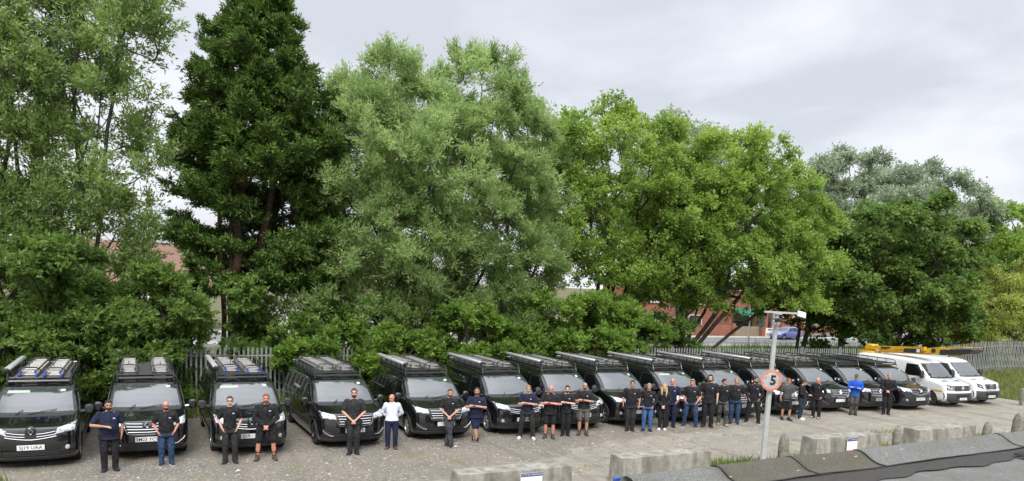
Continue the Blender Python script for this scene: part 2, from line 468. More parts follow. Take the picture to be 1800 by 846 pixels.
# ---------------------------------------------------------------- palisade fence
def fence():
    fn = 27.75
    root = thing('palisade_fence', 'long grey galvanised steel palisade fence running behind the row of vans', 'fence', (0, fn, 0))
    W = .034
    pm = MB()   # one W-section pale with a pointed triple head, foot at z=0, 2.05 tall
    prof = [(-W, 0), (-W * .55, -.012), (0, 0.004), (W * .55, -.012), (W, 0)]
    H = 2.0
    vs = []
    for (x, y) in prof: vs.append((x, y, 0))
    tops = [H - .05, H + .0, H - .02, H + .0, H - .05]
    for (x, y), z in zip(prof, tops): vs.append((x, y, z))
    vs += [(x, y + .006, z) for (x, y, z) in vs[:10]]
    fs = []
    for i in range(4):
        fs.append((i, i + 1, 5 + i + 1, 5 + i)); fs.append((10 + i + 1, 10 + i, 15 + i, 15 + i + 1)); fs.append((5 + i, 5 + i + 1, 15 + i + 1, 15 + i))
    fs += [(0, 5, 15, 10), (4, 14, 19, 9)]
    pm.add(vs, fs)
    pme = pm.mesh('pale', M_fence, smooth=False)
    rng = random.Random(5)
    def gz(u): return float(terrain(u, fn)) - .1
    for a, b in ((-6, 7.1), (19, 50.4)):
        u = a
        while u < b:
            o = link('pale', pme, root, (u, -.012, gz(u) + rng.uniform(-.012, .012)), (rng.uniform(-.008, .008), rng.uniform(-.006, .006), 0)); u += .155
        u = a
        while u < b:
            e = min(u + 2.76, b + .05); z0, z1 = gz(u), gz(e)
            post = MB().box((0, 0, 1.0), (.055, .1, 2.1)); post.box((0, 0, 2.055), (.07, .115, .012))
            post.build('post', M_fence, root, False, loc=(u, .07, z0))
            for h in (.42, 1.68):
                MB().tube([(u, .03, z0 + h), (e, .03, z1 + h)], .027, 4, flat=1.).build('rail', M_fence, root, False)
            u = e
            if e > b: break
fence()

# ---------------------------------------------------------------- concrete blocks, bollards, signs
def block_mesh(L, seed, H=.76, D=.62):
    rng = random.Random(seed)
    nx, ny, nz = 16, 4, 5
    bm = bmesh.new()
    bmesh.ops.create_cube(bm, size=1)
    bmesh.ops.scale(bm, vec=(L, D, H), verts=bm.verts)
    for v in bm.verts:
        if v.co.z > 0: v.co.x *= .985; v.co.y *= .93
    bmesh.ops.bevel(bm, geom=bm.edges[:], offset=.014, segments=2, affect='EDGES')
    bmesh.ops.subdivide_edges(bm, edges=[e for e in bm.edges if e.calc_length() > .4], cuts=6, use_grid_fill=True)
    for v in bm.verts:
        v.co += Vector((rng.gauss(0, .0018), rng.gauss(0, .0018), rng.gauss(0, .0015)))
        # two shallow lifting grooves on top
        v.co.z += H / 2
    me = bpy.data.meshes.new('concrete_block'); bm.to_mesh(me); bm.free()
    me.materials.append(streaked_concrete())
    me.polygons.foreach_set('use_smooth', [True] * len(me.polygons)); me.set_sharp_from_angle(angle=R(35))
    return me
def streaked_concrete():
    if 'streak' in MATS: return MATS['streak']
    m = bpy.data.materials.new('streaked_concrete'); m.use_nodes = True; MATS['streak'] = m
    t = m.node_tree; b = t.nodes['Principled BSDF']; L = t.links.new; A = t.nodes.new
    co = A('ShaderNodeTexCoord').outputs['Object']
    mp = A('ShaderNodeMapping'); mp.inputs['Scale'].default_value = (4.2, 4.2, .8); L(co, mp.inputs[0])
    n1 = A('ShaderNodeTexNoise'); n1.inputs['Scale'].default_value = 1.0; n1.inputs['Detail'].default_value = 6; L(mp.outputs[0], n1.inputs['Vector'])
    n2 = A('ShaderNodeTexNoise'); n2.inputs['Scale'].default_value = 5; n2.inputs['Detail'].default_value = 7; n2.inputs['Roughness'].default_value = .7; L(co, n2.inputs['Vector'])
    r1 = A('ShaderNodeValToRGB'); r1.color_ramp.elements[0].position = .36; r1.color_ramp.elements[0].color = (.20, .192, .16, 1)
    r1.color_ramp.elements[1].position = .64; r1.color_ramp.elements[1].color = (.36, .35, .305, 1); L(n1.outputs['Fac'], r1.inputs[0])
    r2 = A('ShaderNodeValToRGB'); r2.color_ramp.elements[0].position = .3; r2.color_ramp.elements[0].color = (.45, .45, .42, 1)
    r2.color_ramp.elements[1].position = .6; r2.color_ramp.elements[1].color = (1, 1, 1, 1); L(n2.outputs['Fac'], r2.inputs[0])
    mx = A('ShaderNodeMix'); mx.data_type = 'RGBA'; mx.blend_type = 'MULTIPLY'; mx.inputs[0].default_value = .8
    L(r1.outputs[0], mx.inputs[6]); L(r2.outputs[0], mx.inputs[7]); L(mx.outputs[2], b.inputs['Base Color']); b.inputs['Roughness'].default_value = .92
    bp = A('ShaderNodeBump'); bp.inputs['Strength'].default_value = .4; bp.inputs['Distance'].default_value = .02; L(n2.outputs['Fac'], bp.inputs['Height']); L(bp.outputs[0], b.inputs['Normal'])
    return m
BLK = [(5.89, 8.75, 14.50, 'streaked grey concrete block with a security notice, set in front of the white-shirted man'),
       (10.33, 13.2, 14.85, 'plain grey concrete block with no notice, beside the speed limit post'),
       (17.5, 20.4, 15.38, 'grey concrete block with a blue, white and red notice low on its face'),
       (22.3, 25.45, 15.58, 'longest plain concrete block, standing between the two smaller bollards')]
for i, (a, b_, n0, lab) in enumerate(BLK):
    o = link('concrete_block', block_mesh(b_ - a, 10 + i), None, ((a + b_) / 2, n0 + .31, 0), (0, 0, R(1.6 if i < 3 else 2.2)))
    tag(o, lab, 'block', 'concrete blocks along the yard edge')

def bollard(u, n, h, r, lean, lab, seed):
    rng = random.Random(seed); m = MB()
    prof = [(r * 1.06, -.1), (r * 1.03, .1), (r, h * .5), (r * .93, h * .74), (r * .8, h * .86), (r * .55, h * .95), (r * .25, h * .99), (.0001, h)]
    m.lathe(prof, 18)
    m.v = [(x + rng.gauss(0, .005), y + rng.gauss(0, .005), z + rng.gauss(0, .004)) for (x, y, z) in m.v]
    o = m.build('bollard', M_bollard, None, True, 60, loc=(u, n, 0), fix=False)
    o.rotation_euler = (lean[0], lean[1], rng.uniform(0, 6))
    tag(o, lab, 'bollard', 'old concrete bollards')
bollard(16.15, 15.3, 1.03, .145, (0, 0), 'round-topped weathered concrete bollard just beside the speed limit post', 1)
bollard(21.1, 15.4, 1.0, .145, (0, .02), 'round-topped concrete bollard between the noticed block and the longest block', 2)
bollard(25.95, 15.6, .9, .15, (0, -.02), 'shortest round-topped concrete bollard at the end of the longest block', 3)
bollard(27.5, 15.5, 1.2, .2, (0, .05), 'thick tilted concrete bollard at the edge of the picture by the grass tuft', 4)
pst = MB().box((0, 0, .42), (.18, .14, .86), bev=.03).build('concrete_post', M_bollard, None, True, loc=(38.9, 21.9, 0))
tag(pst, 'short square concrete post on the grass past the last white van', 'post')

def notice(u, n, z, w, h, rz, lab):
    root = thing('security_notice', lab, 'sign', (u, n, z), rz)
    wm = mat('notice_white', (.78, .79, .82), .5); bl = mat('notice_blue', (.035, .04, .22), .5); rd = mat('notice_red', (.55, .03, .03), .5)
    MB().box((0, 0, 0), (w, .008, h), bev=.003).build('panel', wm, root)
    MB().box((0, -.006, h * .40), (w * .985, .004, h * .19)).build('header', bl, root, False)
    MB().box((0, -.006, -h * .39), (w * .985, .004, h * .20)).build('footer', rd, root, False)
    link('lettering', text_mesh('CCTV IN OPERATION', w * .098, wm), root, (0, -.0095, h * .40))
    link('lettering', text_mesh('WARNING', w * .17, wm), root, (0, -.0095, -h * .39))
notice(7.62, 14.45, .50, .56, .42, R(1.6), 'white security notice with blue header on the block nearest the camera')
notice(18.98, 15.335, .50, .46, .46, R(1.6), 'white security notice with blue header and red footer on the middle block')

def sign_post():
    u, n = 15.08, 15.0
    root = thing('lamp_post', 'tall grey galvanised post with a floodlight on a short top arm', 'lamp post', (u, n, 0), 0)
    root.rotation_euler = (0, R(.8), 0)
    m = MB(); m.lathe([(.088, -.2), (.084, 1.0), (.07, 2.9), (.062, 4.40)], 8); m.v = [Matrix.Rotation(R(22.5), 3, 'Z') @ Vector(v) for v in m.v]
    m.build('post', M_steel, root, True, 30)
    MB().box((.0, 0, 4.42), (.20, .20, .03)).build('cap', M_steel, root, False)
    arm = MB().box((.12, -.05, 4.46), (.95, .07, .05), rot=(0, 0, -AL)); arm.build('arm', M_steel, root, False)
    # floodlight seen tilted, face towards the camera
    fl = thing('floodlight', None, None, (.60, -.28, 4.42)); del_keys(fl); fl.parent = root
    fl.rotation_euler = Euler((R(-48), R(14), -AL - R(8)))
    MB().box((0, 0, 0), (.26, .06, .25), bev=.02).build('housing', M_dkgrey, fl, True)
    MB().box((0, -.033, 0), (.22, .008, .21)).build('face', mat('floodlight_glass', (.62, .64, .56), .25), fl, False)
    MB().box((0, .05, -.02), (.30, .03, .05)).build('bracket', M_dkgrey, fl, False)
    cm = MB(); cm.tube([(-.32, -.05, 4.42), (-.32, -.1, 4.30), (-.20, -.2, 4.27)], .02, 6); cm.box((-.16, -.24, 4.26), (.10, .22, .1), bev=.02)
    cm.build('camera_unit', M_plastic, root)
    MB().box((-.1, -.1, 4.18), (.16, .14, .12), bev=.02).build('junction_box', mat('grey_box', (.5, .5, .5), .5), root)
    # speed sign: a thing fixed to the post
    sg = thing('speed_limit_sign', 'round white speed limit sign with faded red border and black figure 5', 'sign', (u - .085, n - .15, 2.62), -AL + R(4))
    sg.rotation_euler = (0, R(2), -AL + R(4))
    MB().lathe([(.0001, .01), (.285, .01), (.285, -.008), (.0001, -.008)], 40, 'y').build('panel', M_steel, sg, True, 30)
    ring = MB(); ring.lathe([(.283, -.010), (.222, -.0125), (.222, -.010)], 40, 'y', close=True)
    ring.build('border', mat('faded_red', (.62, .16, .085), .55, noise=(9, (.70, .30, .20), .45, .75)), sg, True, 30)
    MB().lathe([(.0001, -.0115), (.224, -.0115)], 40, 'y').build('face', mat('sign_white', (.70, .71, .72), .5, noise=(7, (.60, .61, .62), .5, .8)), sg, True, 30)
    link('figure', text_mesh('5', .36, M_ink, 'figure', 'CENTER', .012), sg, (.045, -.0145, -.0))
    MB().box((0, .04, .08), (.12, .06, .03)).build('clamp', M_steel, sg, False)
def del_keys(o):
    for k in ('label', 'category', 'group'):
        if k in o: del o[k]
sign_post()

# ---------------------------------------------------------------- felt roof in the foreground
def felt_material(name, base, moss):
    m = bpy.data.materials.new(name); m.use_nodes = True
    t = m.node_tree; b = t.nodes['Principled BSDF']; L = t.links.new; A = t.nodes.new
    co = A('ShaderNodeTexCoord').outputs['Object']
    vo = A('ShaderNodeTexVoronoi'); vo.inputs['Scale'].default_value = 150; L(co, vo.inputs['Vector'])
    hv = A('ShaderNodeSeparateColor'); L(vo.outputs['Color'], hv.inputs[0])
    r = A('ShaderNodeValToRGB'); r.color_ramp.elements[0].color = (*[c * .6 for c in base], 1); r.color_ramp.elements[1].color = (*[min(1, c * 1.6) for c in base], 1); L(hv.outputs[0], r.inputs[0])
    n2 = A('ShaderNodeTexNoise'); n2.inputs['Scale'].default_value = 2.4; n2.inputs['Detail'].default_value = 7; n2.inputs['Roughness'].default_value = .65; L(co, n2.inputs['Vector'])
    r2 = A('ShaderNodeValToRGB'); r2.color_ramp.elements[0].position = .46; r2.color_ramp.elements[0].color = (0, 0, 0, 1); r2.color_ramp.elements[1].position = .68; r2.color_ramp.elements[1].color = (.8, .8, .8, 1); L(n2.outputs['Fac'], r2.inputs[0])
    mx = A('ShaderNodeMix'); mx.data_type = 'RGBA'; L(r2.outputs[0], mx.inputs[0]); L(r.outputs[0], mx.inputs[6]); mx.inputs[7].default_value = (*moss, 1)
    # bird lime streaks
    mp = A('ShaderNodeMapping'); mp.inputs['Scale'].default_value = (5, 11, 11); L(co, mp.inputs[0])
    n3 = A('ShaderNodeTexNoise'); n3.inputs['Scale'].default_value = 1.3; n3.inputs['Detail'].default_value = 3; L(mp.outputs[0], n3.inputs['Vector'])
    r3 = A('ShaderNodeValToRGB'); r3.color_ramp.elements[0].position = .73; r3.color_ramp.elements[0].color = (0, 0, 0, 1); r3.color_ramp.elements[1].position = .76; r3.color_ramp.elements[1].color = (.8, .8, .8, 1); L(n3.outputs['Fac'], r3.inputs[0])
    m2 = A('ShaderNodeMix'); m2.data_type = 'RGBA'; L(r3.outputs[0], m2.inputs[0]); L(mx.outputs[2], m2.inputs[6]); m2.inputs[7].default_value = (.55, .55, .52, 1)
    L(m2.outputs[2], b.inputs['Base Color']); b.inputs['Roughness'].default_value = .95
    bp = A('ShaderNodeBump'); bp.inputs['Strength'].default_value = .7; bp.inputs['Distance'].default_value = .008; L(hv.outputs[1], bp.inputs['Height']); L(bp.outputs[0], b.inputs['Normal'])
    return m
def felt_roof():
    u0, u1, ne = 4.25, 16.0, 5.24
    root = thing('flat_roof_building', 'low building with grey mineral felt flat roof and rolled felt edge', 'building', (0, 0, 0), R(3.9))
    brick = mat('plain_brick_wall', (.30, .14, .09), .9, noise=(6, (.22, .10, .07), .4, .7), bump=(20, .4))
    MB().box(((u0 + u1) / 2, -1.2, 1.45), (u1 - u0 - .2, 13.6, 2.9)).build('wall', brick, root, False)
    g = felt_material('mineral_felt', (.135, .138, .13), (.11, .104, .085)); dk = felt_material('worn_felt', (.04, .037, .034), (.055, .05, .04)); ms = felt_material('mossy_felt', (.08, .076, .06), (.085, .076, .042))
    # roof deck sheet, slightly uneven
    rng = np.random.default_rng(3)
    us = np.arange(u0, u1 + .01, .2); ns = np.arange(-8, ne - .2, .2)
    U, Nn = np.meshgrid(us, ns); Z = 3.064 + .003 * np.sin(U * 2.1) + .003 * np.sin(Nn * 3.3 + U) + rng.normal(0, .001, U.shape)
    a, b = len(ns), len(us); idx = np.arange(a * b).reshape(a, b)
    F = np.stack([idx[:-1, :-1].ravel(), idx[:-1, 1:].ravel(), idx[1:, 1:].ravel(), idx[1:, :-1].ravel()], 1)
    link('deck', np_mesh('deck', np.stack([U.ravel(), Nn.ravel(), Z.ravel()], 1), F, g, smooth=True), root)
    # darker worn strip along the foot of the edge roll
    us2 = np.arange(u0 + .02, u1, .16); V = []; 
    for k, u in enumerate(us2): V += [(u, ne - .62 + .045 * math.sin(u * 3.3) + .03 * math.sin(u * 9), 3.0765), (u, ne - .22, 3.090)]
    F = np.array([(2 * i, 2 * i + 2, 2 * i + 3, 2 * i + 1) for i in range(len(us2) - 1)])
    link('worn_strip', np_mesh('worn_strip', np.array(V), F, dk, smooth=True), root)
    # rolled edge: one length of felt per sheet, lapped
    prof = [(-.32, 3.092), (-.27, 3.094), (-.22, 3.103), (-.17, 3.128), (-.11, 3.172), (-.06, 3.203), (-.015, 3.215), (.02, 3.208), (.04, 3.17), (.045, 3.08), (.045, 2.95)]
    cuts = [u0, 5.4, 6.5, 7.6, 10.5, 12.9, u1]
    fm = [g, ms, ms, g, g, g]
    for i in range(len(cuts) - 1):
        a, b = cuts[i] - (.06 if i else 0), cuts[i + 1]
        n = max(3, int((b - a) / .12)); V = []; rr = random.Random(20 + i)
        for k in range(n + 1):
            u = a + (b - a) * k / n
            lift = .007 * i % .014
            for j, (dy, z) in enumerate(prof):
                V.append((u + (.10 * (1 - j / 6.) if k == n else (.10 * (1 - j / 6.) if k == 0 else 0)), ne + dy + .006 * math.sin(u * 2.3) , z + (.006 if i % 2 else .0) + .004 * math.sin(u * 3.1 + j) + rr.gauss(0, .002)))
        P = len(prof)
        F = np.array([(k * P + j, (k + 1) * P + j, (k + 1) * P + j + 1, k * P + j + 1) for k in range(n) for j in range(P - 1)])
        o = link('felt_sheet', np_mesh('felt_sheet', np.array(V), F, fm[i], smooth=True), root)
        sd = o.modifiers.new('s', 'SOLIDIFY'); sd.thickness = .006; sd.offset = -1
        # bitumen seam at the lap
        if i:
            MB().tube([(a + .10 * (1 - j / 6.) + rr.gauss(0, .006), ne + dy + .006 * math.sin(a * 2.3), z + .012 + .004 * math.sin(a * 3.1 + j)) for j, (dy, z) in enumerate(prof[:8])], .008, 5, flat=.6).build('seam', mat('bitumen', (.01, .01, .01), .5), root)
    pts = []
    u = u0
    rr = random.Random(6)
    while u < u1: pts.append((u, ne - .325 + .006 * math.sin(u * 2.3) + rr.gauss(0, .006), 3.101 + .004 * math.sin(u * 3.1))); u += .22
    MB().tube(pts, .009, 5, flat=.5).build('seam', MATS['bitumen'], root)
    # blue painted edge trim on the first lengths
    bt = mat('blue_trim', (.03, .07, .28), .5)
    MB().box((4.42, ne + .075, 3.165), (.5, .03, .05), bev=.008).build('edge_trim', bt, root)
    # lifted scrap of felt
    sc = thing('felt_scrap', 'curled loose scrap of dark roofing felt lying on the flat roof', 'felt scrap', (9.55, 5.12, 3.095), R(10))
    V = []; n = 9
    for k in range(n):
        t = k / (n - 1)
        for j in range(5):
            w = j / 4
            V.append((-.05 + .75 * t, -.22 + .45 * w - .22 * t * w, .012 + .11 * math.sin(t * 2.4) * (1 - .4 * w) + .015 * w))
    F = np.array([(k * 5 + j, (k + 1) * 5 + j, (k + 1) * 5 + j + 1, k * 5 + j + 1) for k in range(n - 1) for j in range(4)])
    o = link('sheet', np_mesh('sheet', np.array(V), F, dk, smooth=True), sc); sd = o.modifiers.new('s', 'SOLIDIFY'); sd.thickness = .012
felt_roof()

# ---------------------------------------------------------------- houses across the road
def house(u, n, w, d, eave, ridge, lab, wallm, roofm, wins, door=None, rz=0., chim=True, bay=None, gable=False):
    root = thing('house', lab, 'house', (u, n, 0), rz, 'houses across the road')
    fr = mat('window_white', (.72, .72, .70), .5); gl = mat('house_glass', (.03, .035, .04), .06, 0, .7)
    wl = MB()
    if gable:
        wl.prism([(-w / 2, 0), (w / 2, 0), (w / 2, eave), (0, ridge - .12), (-w / 2, eave)], 0, d)
    else:
        wl.box((0, d / 2, eave / 2), (w, d, eave))
        for s in (-1, 1):
            x = s * (w / 2 - .05); 
            wl.add([(x - .05, 0, eave), (x - .05, d, eave), (x - .05, d / 2, ridge - .1), (x + .05, 0, eave), (x + .05, d, eave), (x + .05, d / 2, ridge - .1)], [(0, 1, 2), (3, 5, 4), (0, 3, 4, 1), (1, 4, 5, 2), (2, 5, 3, 0)])
    wl.build('wall', wallm, root, False)
    rf = MB(); o = .35
    if gable:
        k = (ridge - eave) / (w / 2); zz = eave - o * k
        for s in (-1, 1):
            rf.add([(0, -o, ridge), (0, d + o, ridge), (s * (w / 2 + o), d + o, zz), (s * (w / 2 + o), -o, zz), (0, -o, ridge + .12), (0, d + o, ridge + .12), (s * (w / 2 + o), d + o, zz + .12), (s * (w / 2 + o), -o, zz + .12)],
                   [(0, 1, 2, 3), (7, 6, 5, 4), (0, 3, 7, 4), (3, 2, 6, 7), (2, 1, 5, 6)])
    else:
        k = (ridge - eave) / (d / 2); zz = eave - o * k
        for s in (0, 1):
            y1 = -o if s == 0 else d + o
            rf.add([(-w / 2 - o, d / 2, ridge), (w / 2 + o, d / 2, ridge), (w / 2 + o, y1, zz), (-w / 2 - o, y1, zz), (-w / 2 - o, d / 2, ridge + .12), (w / 2 + o, d / 2, ridge + .12), (w / 2 + o, y1, zz + .12), (-w / 2 - o, y1, zz + .12)],
                   [(0, 1, 2, 3), (7, 6, 5, 4), (0, 3, 7, 4), (3, 2, 6, 7), (2, 1, 5, 6)])
    r_ = rf.build('roof', roofm, root, False)
    if chim:
        c = MB().box((w * .3, d * .5, ridge + .5), (.7, .6, 1.6)); c.box((w * .3, d * .5, ridge + 1.35), (.8, .7, .12)); c.build('chimney', wallm, r_, False)
    for (x, z, ww, hh) in wins:
        wf = MB(); t = .07
        wf.box((x, -.02, z + hh / 2 - t / 2), (ww, .1, t)); wf.box((x, -.02, z - hh / 2 + t / 2), (ww, .1, t))
        for s in (-1, 0, 1): wf.box((x + s * (ww / 2 - t / 2), -.022, z), (t, .098, hh))
        f = wf.build('window', fr, root, False)
        MB().box((x, .0, z), (ww - .02, .06, hh - .02)).build('pane', gl, f, False)
        MB().box((x, -.06, z - hh / 2 - .05), (ww + .2, .2, .09)).build('sill', fr, f, False)
    if door:
        x, ww, hh, dm = door
        dd = MB().box((x, -.02, hh / 2), (ww, .1, hh)).build('door', dm, root, False)
        MB().box((x + ww * .35, -.1, hh * .48), (.05, .08, .12)).build('handle', fr, dd, False)
    return root
brick_red = mat('house_brick', (.29, .115, .075), .9, noise=(2.2, (.23, .09, .06), .4, .7), bump=(30, .3))
render_w = mat('house_render', (.62, .60, .55), .9, noise=(1.5, (.52, .50, .45), .4, .7))
tile_or = mat('roof_tile_orange', (.21, .125, .092), .9, noise=(2.5, (.16, .095, .07), .4, .7), bump=(9, .5))
slate = mat('roof_slate', (.12, .12, .13), .8, noise=(2.5, (.08, .08, .09), .4, .7), bump=(9, .5))
dk_door = mat('dark_door', (.05, .06, .08), .5)
house(-1.5, 66, 11, 8, 3.9, 6.9, 'cream rendered house with orange tiled roof glimpsed behind the leftmost trees', render_w, tile_or, [(-3.4, 1.6, 1.5, 1.3), (0, 1.6, 1.5, 1.3), (3.4, 1.6, 1.5, 1.3)], (1.8, .95, 2.05, dk_door))
house(15, 66, 10, 8, 3.9, 6.8, 'white rendered house with orange roof glimpsed under the conifer', render_w, tile_or, [(-3, 1.6, 1.5, 1.3), (.5, 1.6, 1.5, 1.3), (3.4, 1.6, 1.5, 1.3)], (-1.3, .95, 2.05, dk_door))
house(53.5, 68, 10, 8, 5.6, 8.6, 'red brick house with white windows half hidden by the leaning trunk', brick_red, slate, [(-3, 1.5, 1.9, 1.5), (-3, 4.2, 1.7, 1.3), (2.6, 1.5, 1.9, 1.5), (2.6, 4.2, 1.7, 1.3)], (.0, .95, 2.1, mat('white_door', (.7, .7, .68), .4)))

# corner pub-like brick building with an arch and a green awning
def corner_building():
    root = thing('brick_building', 'red brick building with blind arch, dark door and green awning across the road', 'building', (76, 76, 0), R(3))
    trim = mat('stone_trim', (.60, .56, .46), .85)
    MB().box((0, 5, 2.6), (16, 10, 5.2)).build('wall', brick_red, root, False)
    MB().box((0, 5, 5.28), (16.5, 10.5, .16)).build('parapet', trim, root, False)
    a = MB(); pts = [(-1.1, .3), (-1.1, 2.0)] + [(1.1 * -math.cos(t), 2.0 + 1.1 * math.sin(t)) for t in np.linspace(.2, math.pi - .2, 9)] + [(1.1, 2.0), (1.1, .3)]
    a.tube([(x + 3.0, -.03, z) for x, z in pts], .09, 6, mi=0); a.build('arch', mat('dark_brick', (.25, .06, .035), .9), root, True)
    for x, z in ((1.9, 2.0), (4.1, 2.0), (3.0, 3.3)): MB().box((x, -.06, z), (.28, .14, .34)).build('stone', trim, root, False)
    d = MB().box((-2.2, -.03, 1.35), (1.5, .1, 2.7)).build('door', dk_door, root, False); MB().box((-2.55, -.1, 1.3), (.05, .08, .3)).build('handle', trim, d, False)
    MB().box((-.55, -.03, 1.4), (.5, .1, 2.4)).build('window', mat('house_glass', ), root, False)
    MB().box((6.5, -.05, 1.6), (.35, .16, 3.2)).build('pilaster', trim, root, False)
    aw = MB(); aw.add([(-7.6, -.02, 3.0), (-3.6, -.02, 3.0), (-3.6, -1.6, 2.35), (-7.6, -1.6, 2.35), (-7.6, -1.6, 2.1), (-3.6, -1.6, 2.1), (-7.6, -.02, 2.9), (-3.6, -.02, 2.9)], [(0, 1, 2, 3), (3, 2, 5, 4), (4, 5, 7, 6), (0, 3, 4, 6), (1, 7, 5, 2)])
    aw.build('awning', mat('awning_green', (.012, .14, .075), .6), root, False)
    MB().box((-5.6, .0, 1.1), (3.6, .1, 2.2)).build('shopfront', mat('house_glass'), root, False)
    lw = tag(MB().box((0, 0, .5), (22, .28, 1.0)).box((0, 0, 1.03), (22.1, .36, .08)).build('garden_wall', brick_red, None, False, loc=(84, 71.5, 0)), 'low red brick wall before the brick building with the arch', 'wall')
    lw2 = tag(MB().box((0, 0, .65), (7.5, .26, 1.3)).box((3.75, 0, .75), (.5, .5, 1.5)).build('garden_wall', brick_red, None, False, loc=(55.5, 65.2, 0)), 'short red brick garden wall under the leaning trunk', 'wall')
    lw3 = tag(MB().box((0, 0, .55), (4.4, .26, 1.1)).box((-2.2, 0, .6), (.5, .5, 1.2)).build('garden_wall', brick_red, None, False, loc=(65.4, 64.6, 0)), 'dark red brick wall carrying the white banner', 'wall')
    bn = thing('banner', 'white printed banner hung on the dark brick wall across the road', 'banner', (64.6, 64.42, .62))
    MB().box((0, 0, 0), (2.5, .02, .95)).build('panel', mat('banner_white', (.76, .76, .75), .6), bn, False)
    MB().box((-.6, -.014, -.25), (.8, .006, .3)).build('picture', mat('banner_food', (.5, .22, .08), .6, noise=(9, (.6, .45, .25), .4, .6)), bn, False)
    MB().box((.6, -.014, -.25), (.8, .006, .3)).build('picture', mat('banner_food'), bn, False)
    MB().box((.1, -.014, .28), (1.7, .006, .14)).build('stripe', mat('banner_ink', (.06, .07, .12), .6), bn, False)
    fc = thing('timber_fence', 'weathered timber picket fence between the two brick walls', 'fence', (61.2, 65, 0))
    tm = mat('timber', (.33, .27, .19), .9, noise=(5, (.24, .19, .13), .4, .7))
    bd = MB().box((0, 0, .6), (.11, .025, 1.2)).mesh('board', tm, False)
    for i in range(26): link('board', bd, fc, (-1.75 + i * .14, 0, random.Random(i).uniform(-.02, .03)))
    for z in (.35, .95): MB().box((0, .04, z), (3.7, .04, .08)).build('rail', tm, fc, False)
corner_building()
for i, (u, n, h, lab) in enumerate([(50.2, 53.0, 6.5, 'slim grey street lamp column standing under the leaning trunk'), (63.6, 63.4, 5.2, 'pale slim pole beside the white banner across the road'), (71.2, 55.0, 5.5, 'grey slim pole on the verge right of the floodlight')]):
    pl = thing('street_pole', lab, 'pole', (u, n, 0), 0, 'slim poles by the far road')
    MB().lathe([(.1, -.1), (.1, .9), (.07, .95), (.055, h)], 10).build('column', M_steel, pl, True, 30)
    MB().lathe([(.13, -.02), (.13, .06), (.1, .08)], 10).build('base', M_steel, pl, True, 30)
    MB().lathe([(.06, h), (.03, h + .06), (.0001, h + .07)], 10).build('cap', M_steel, pl, True)
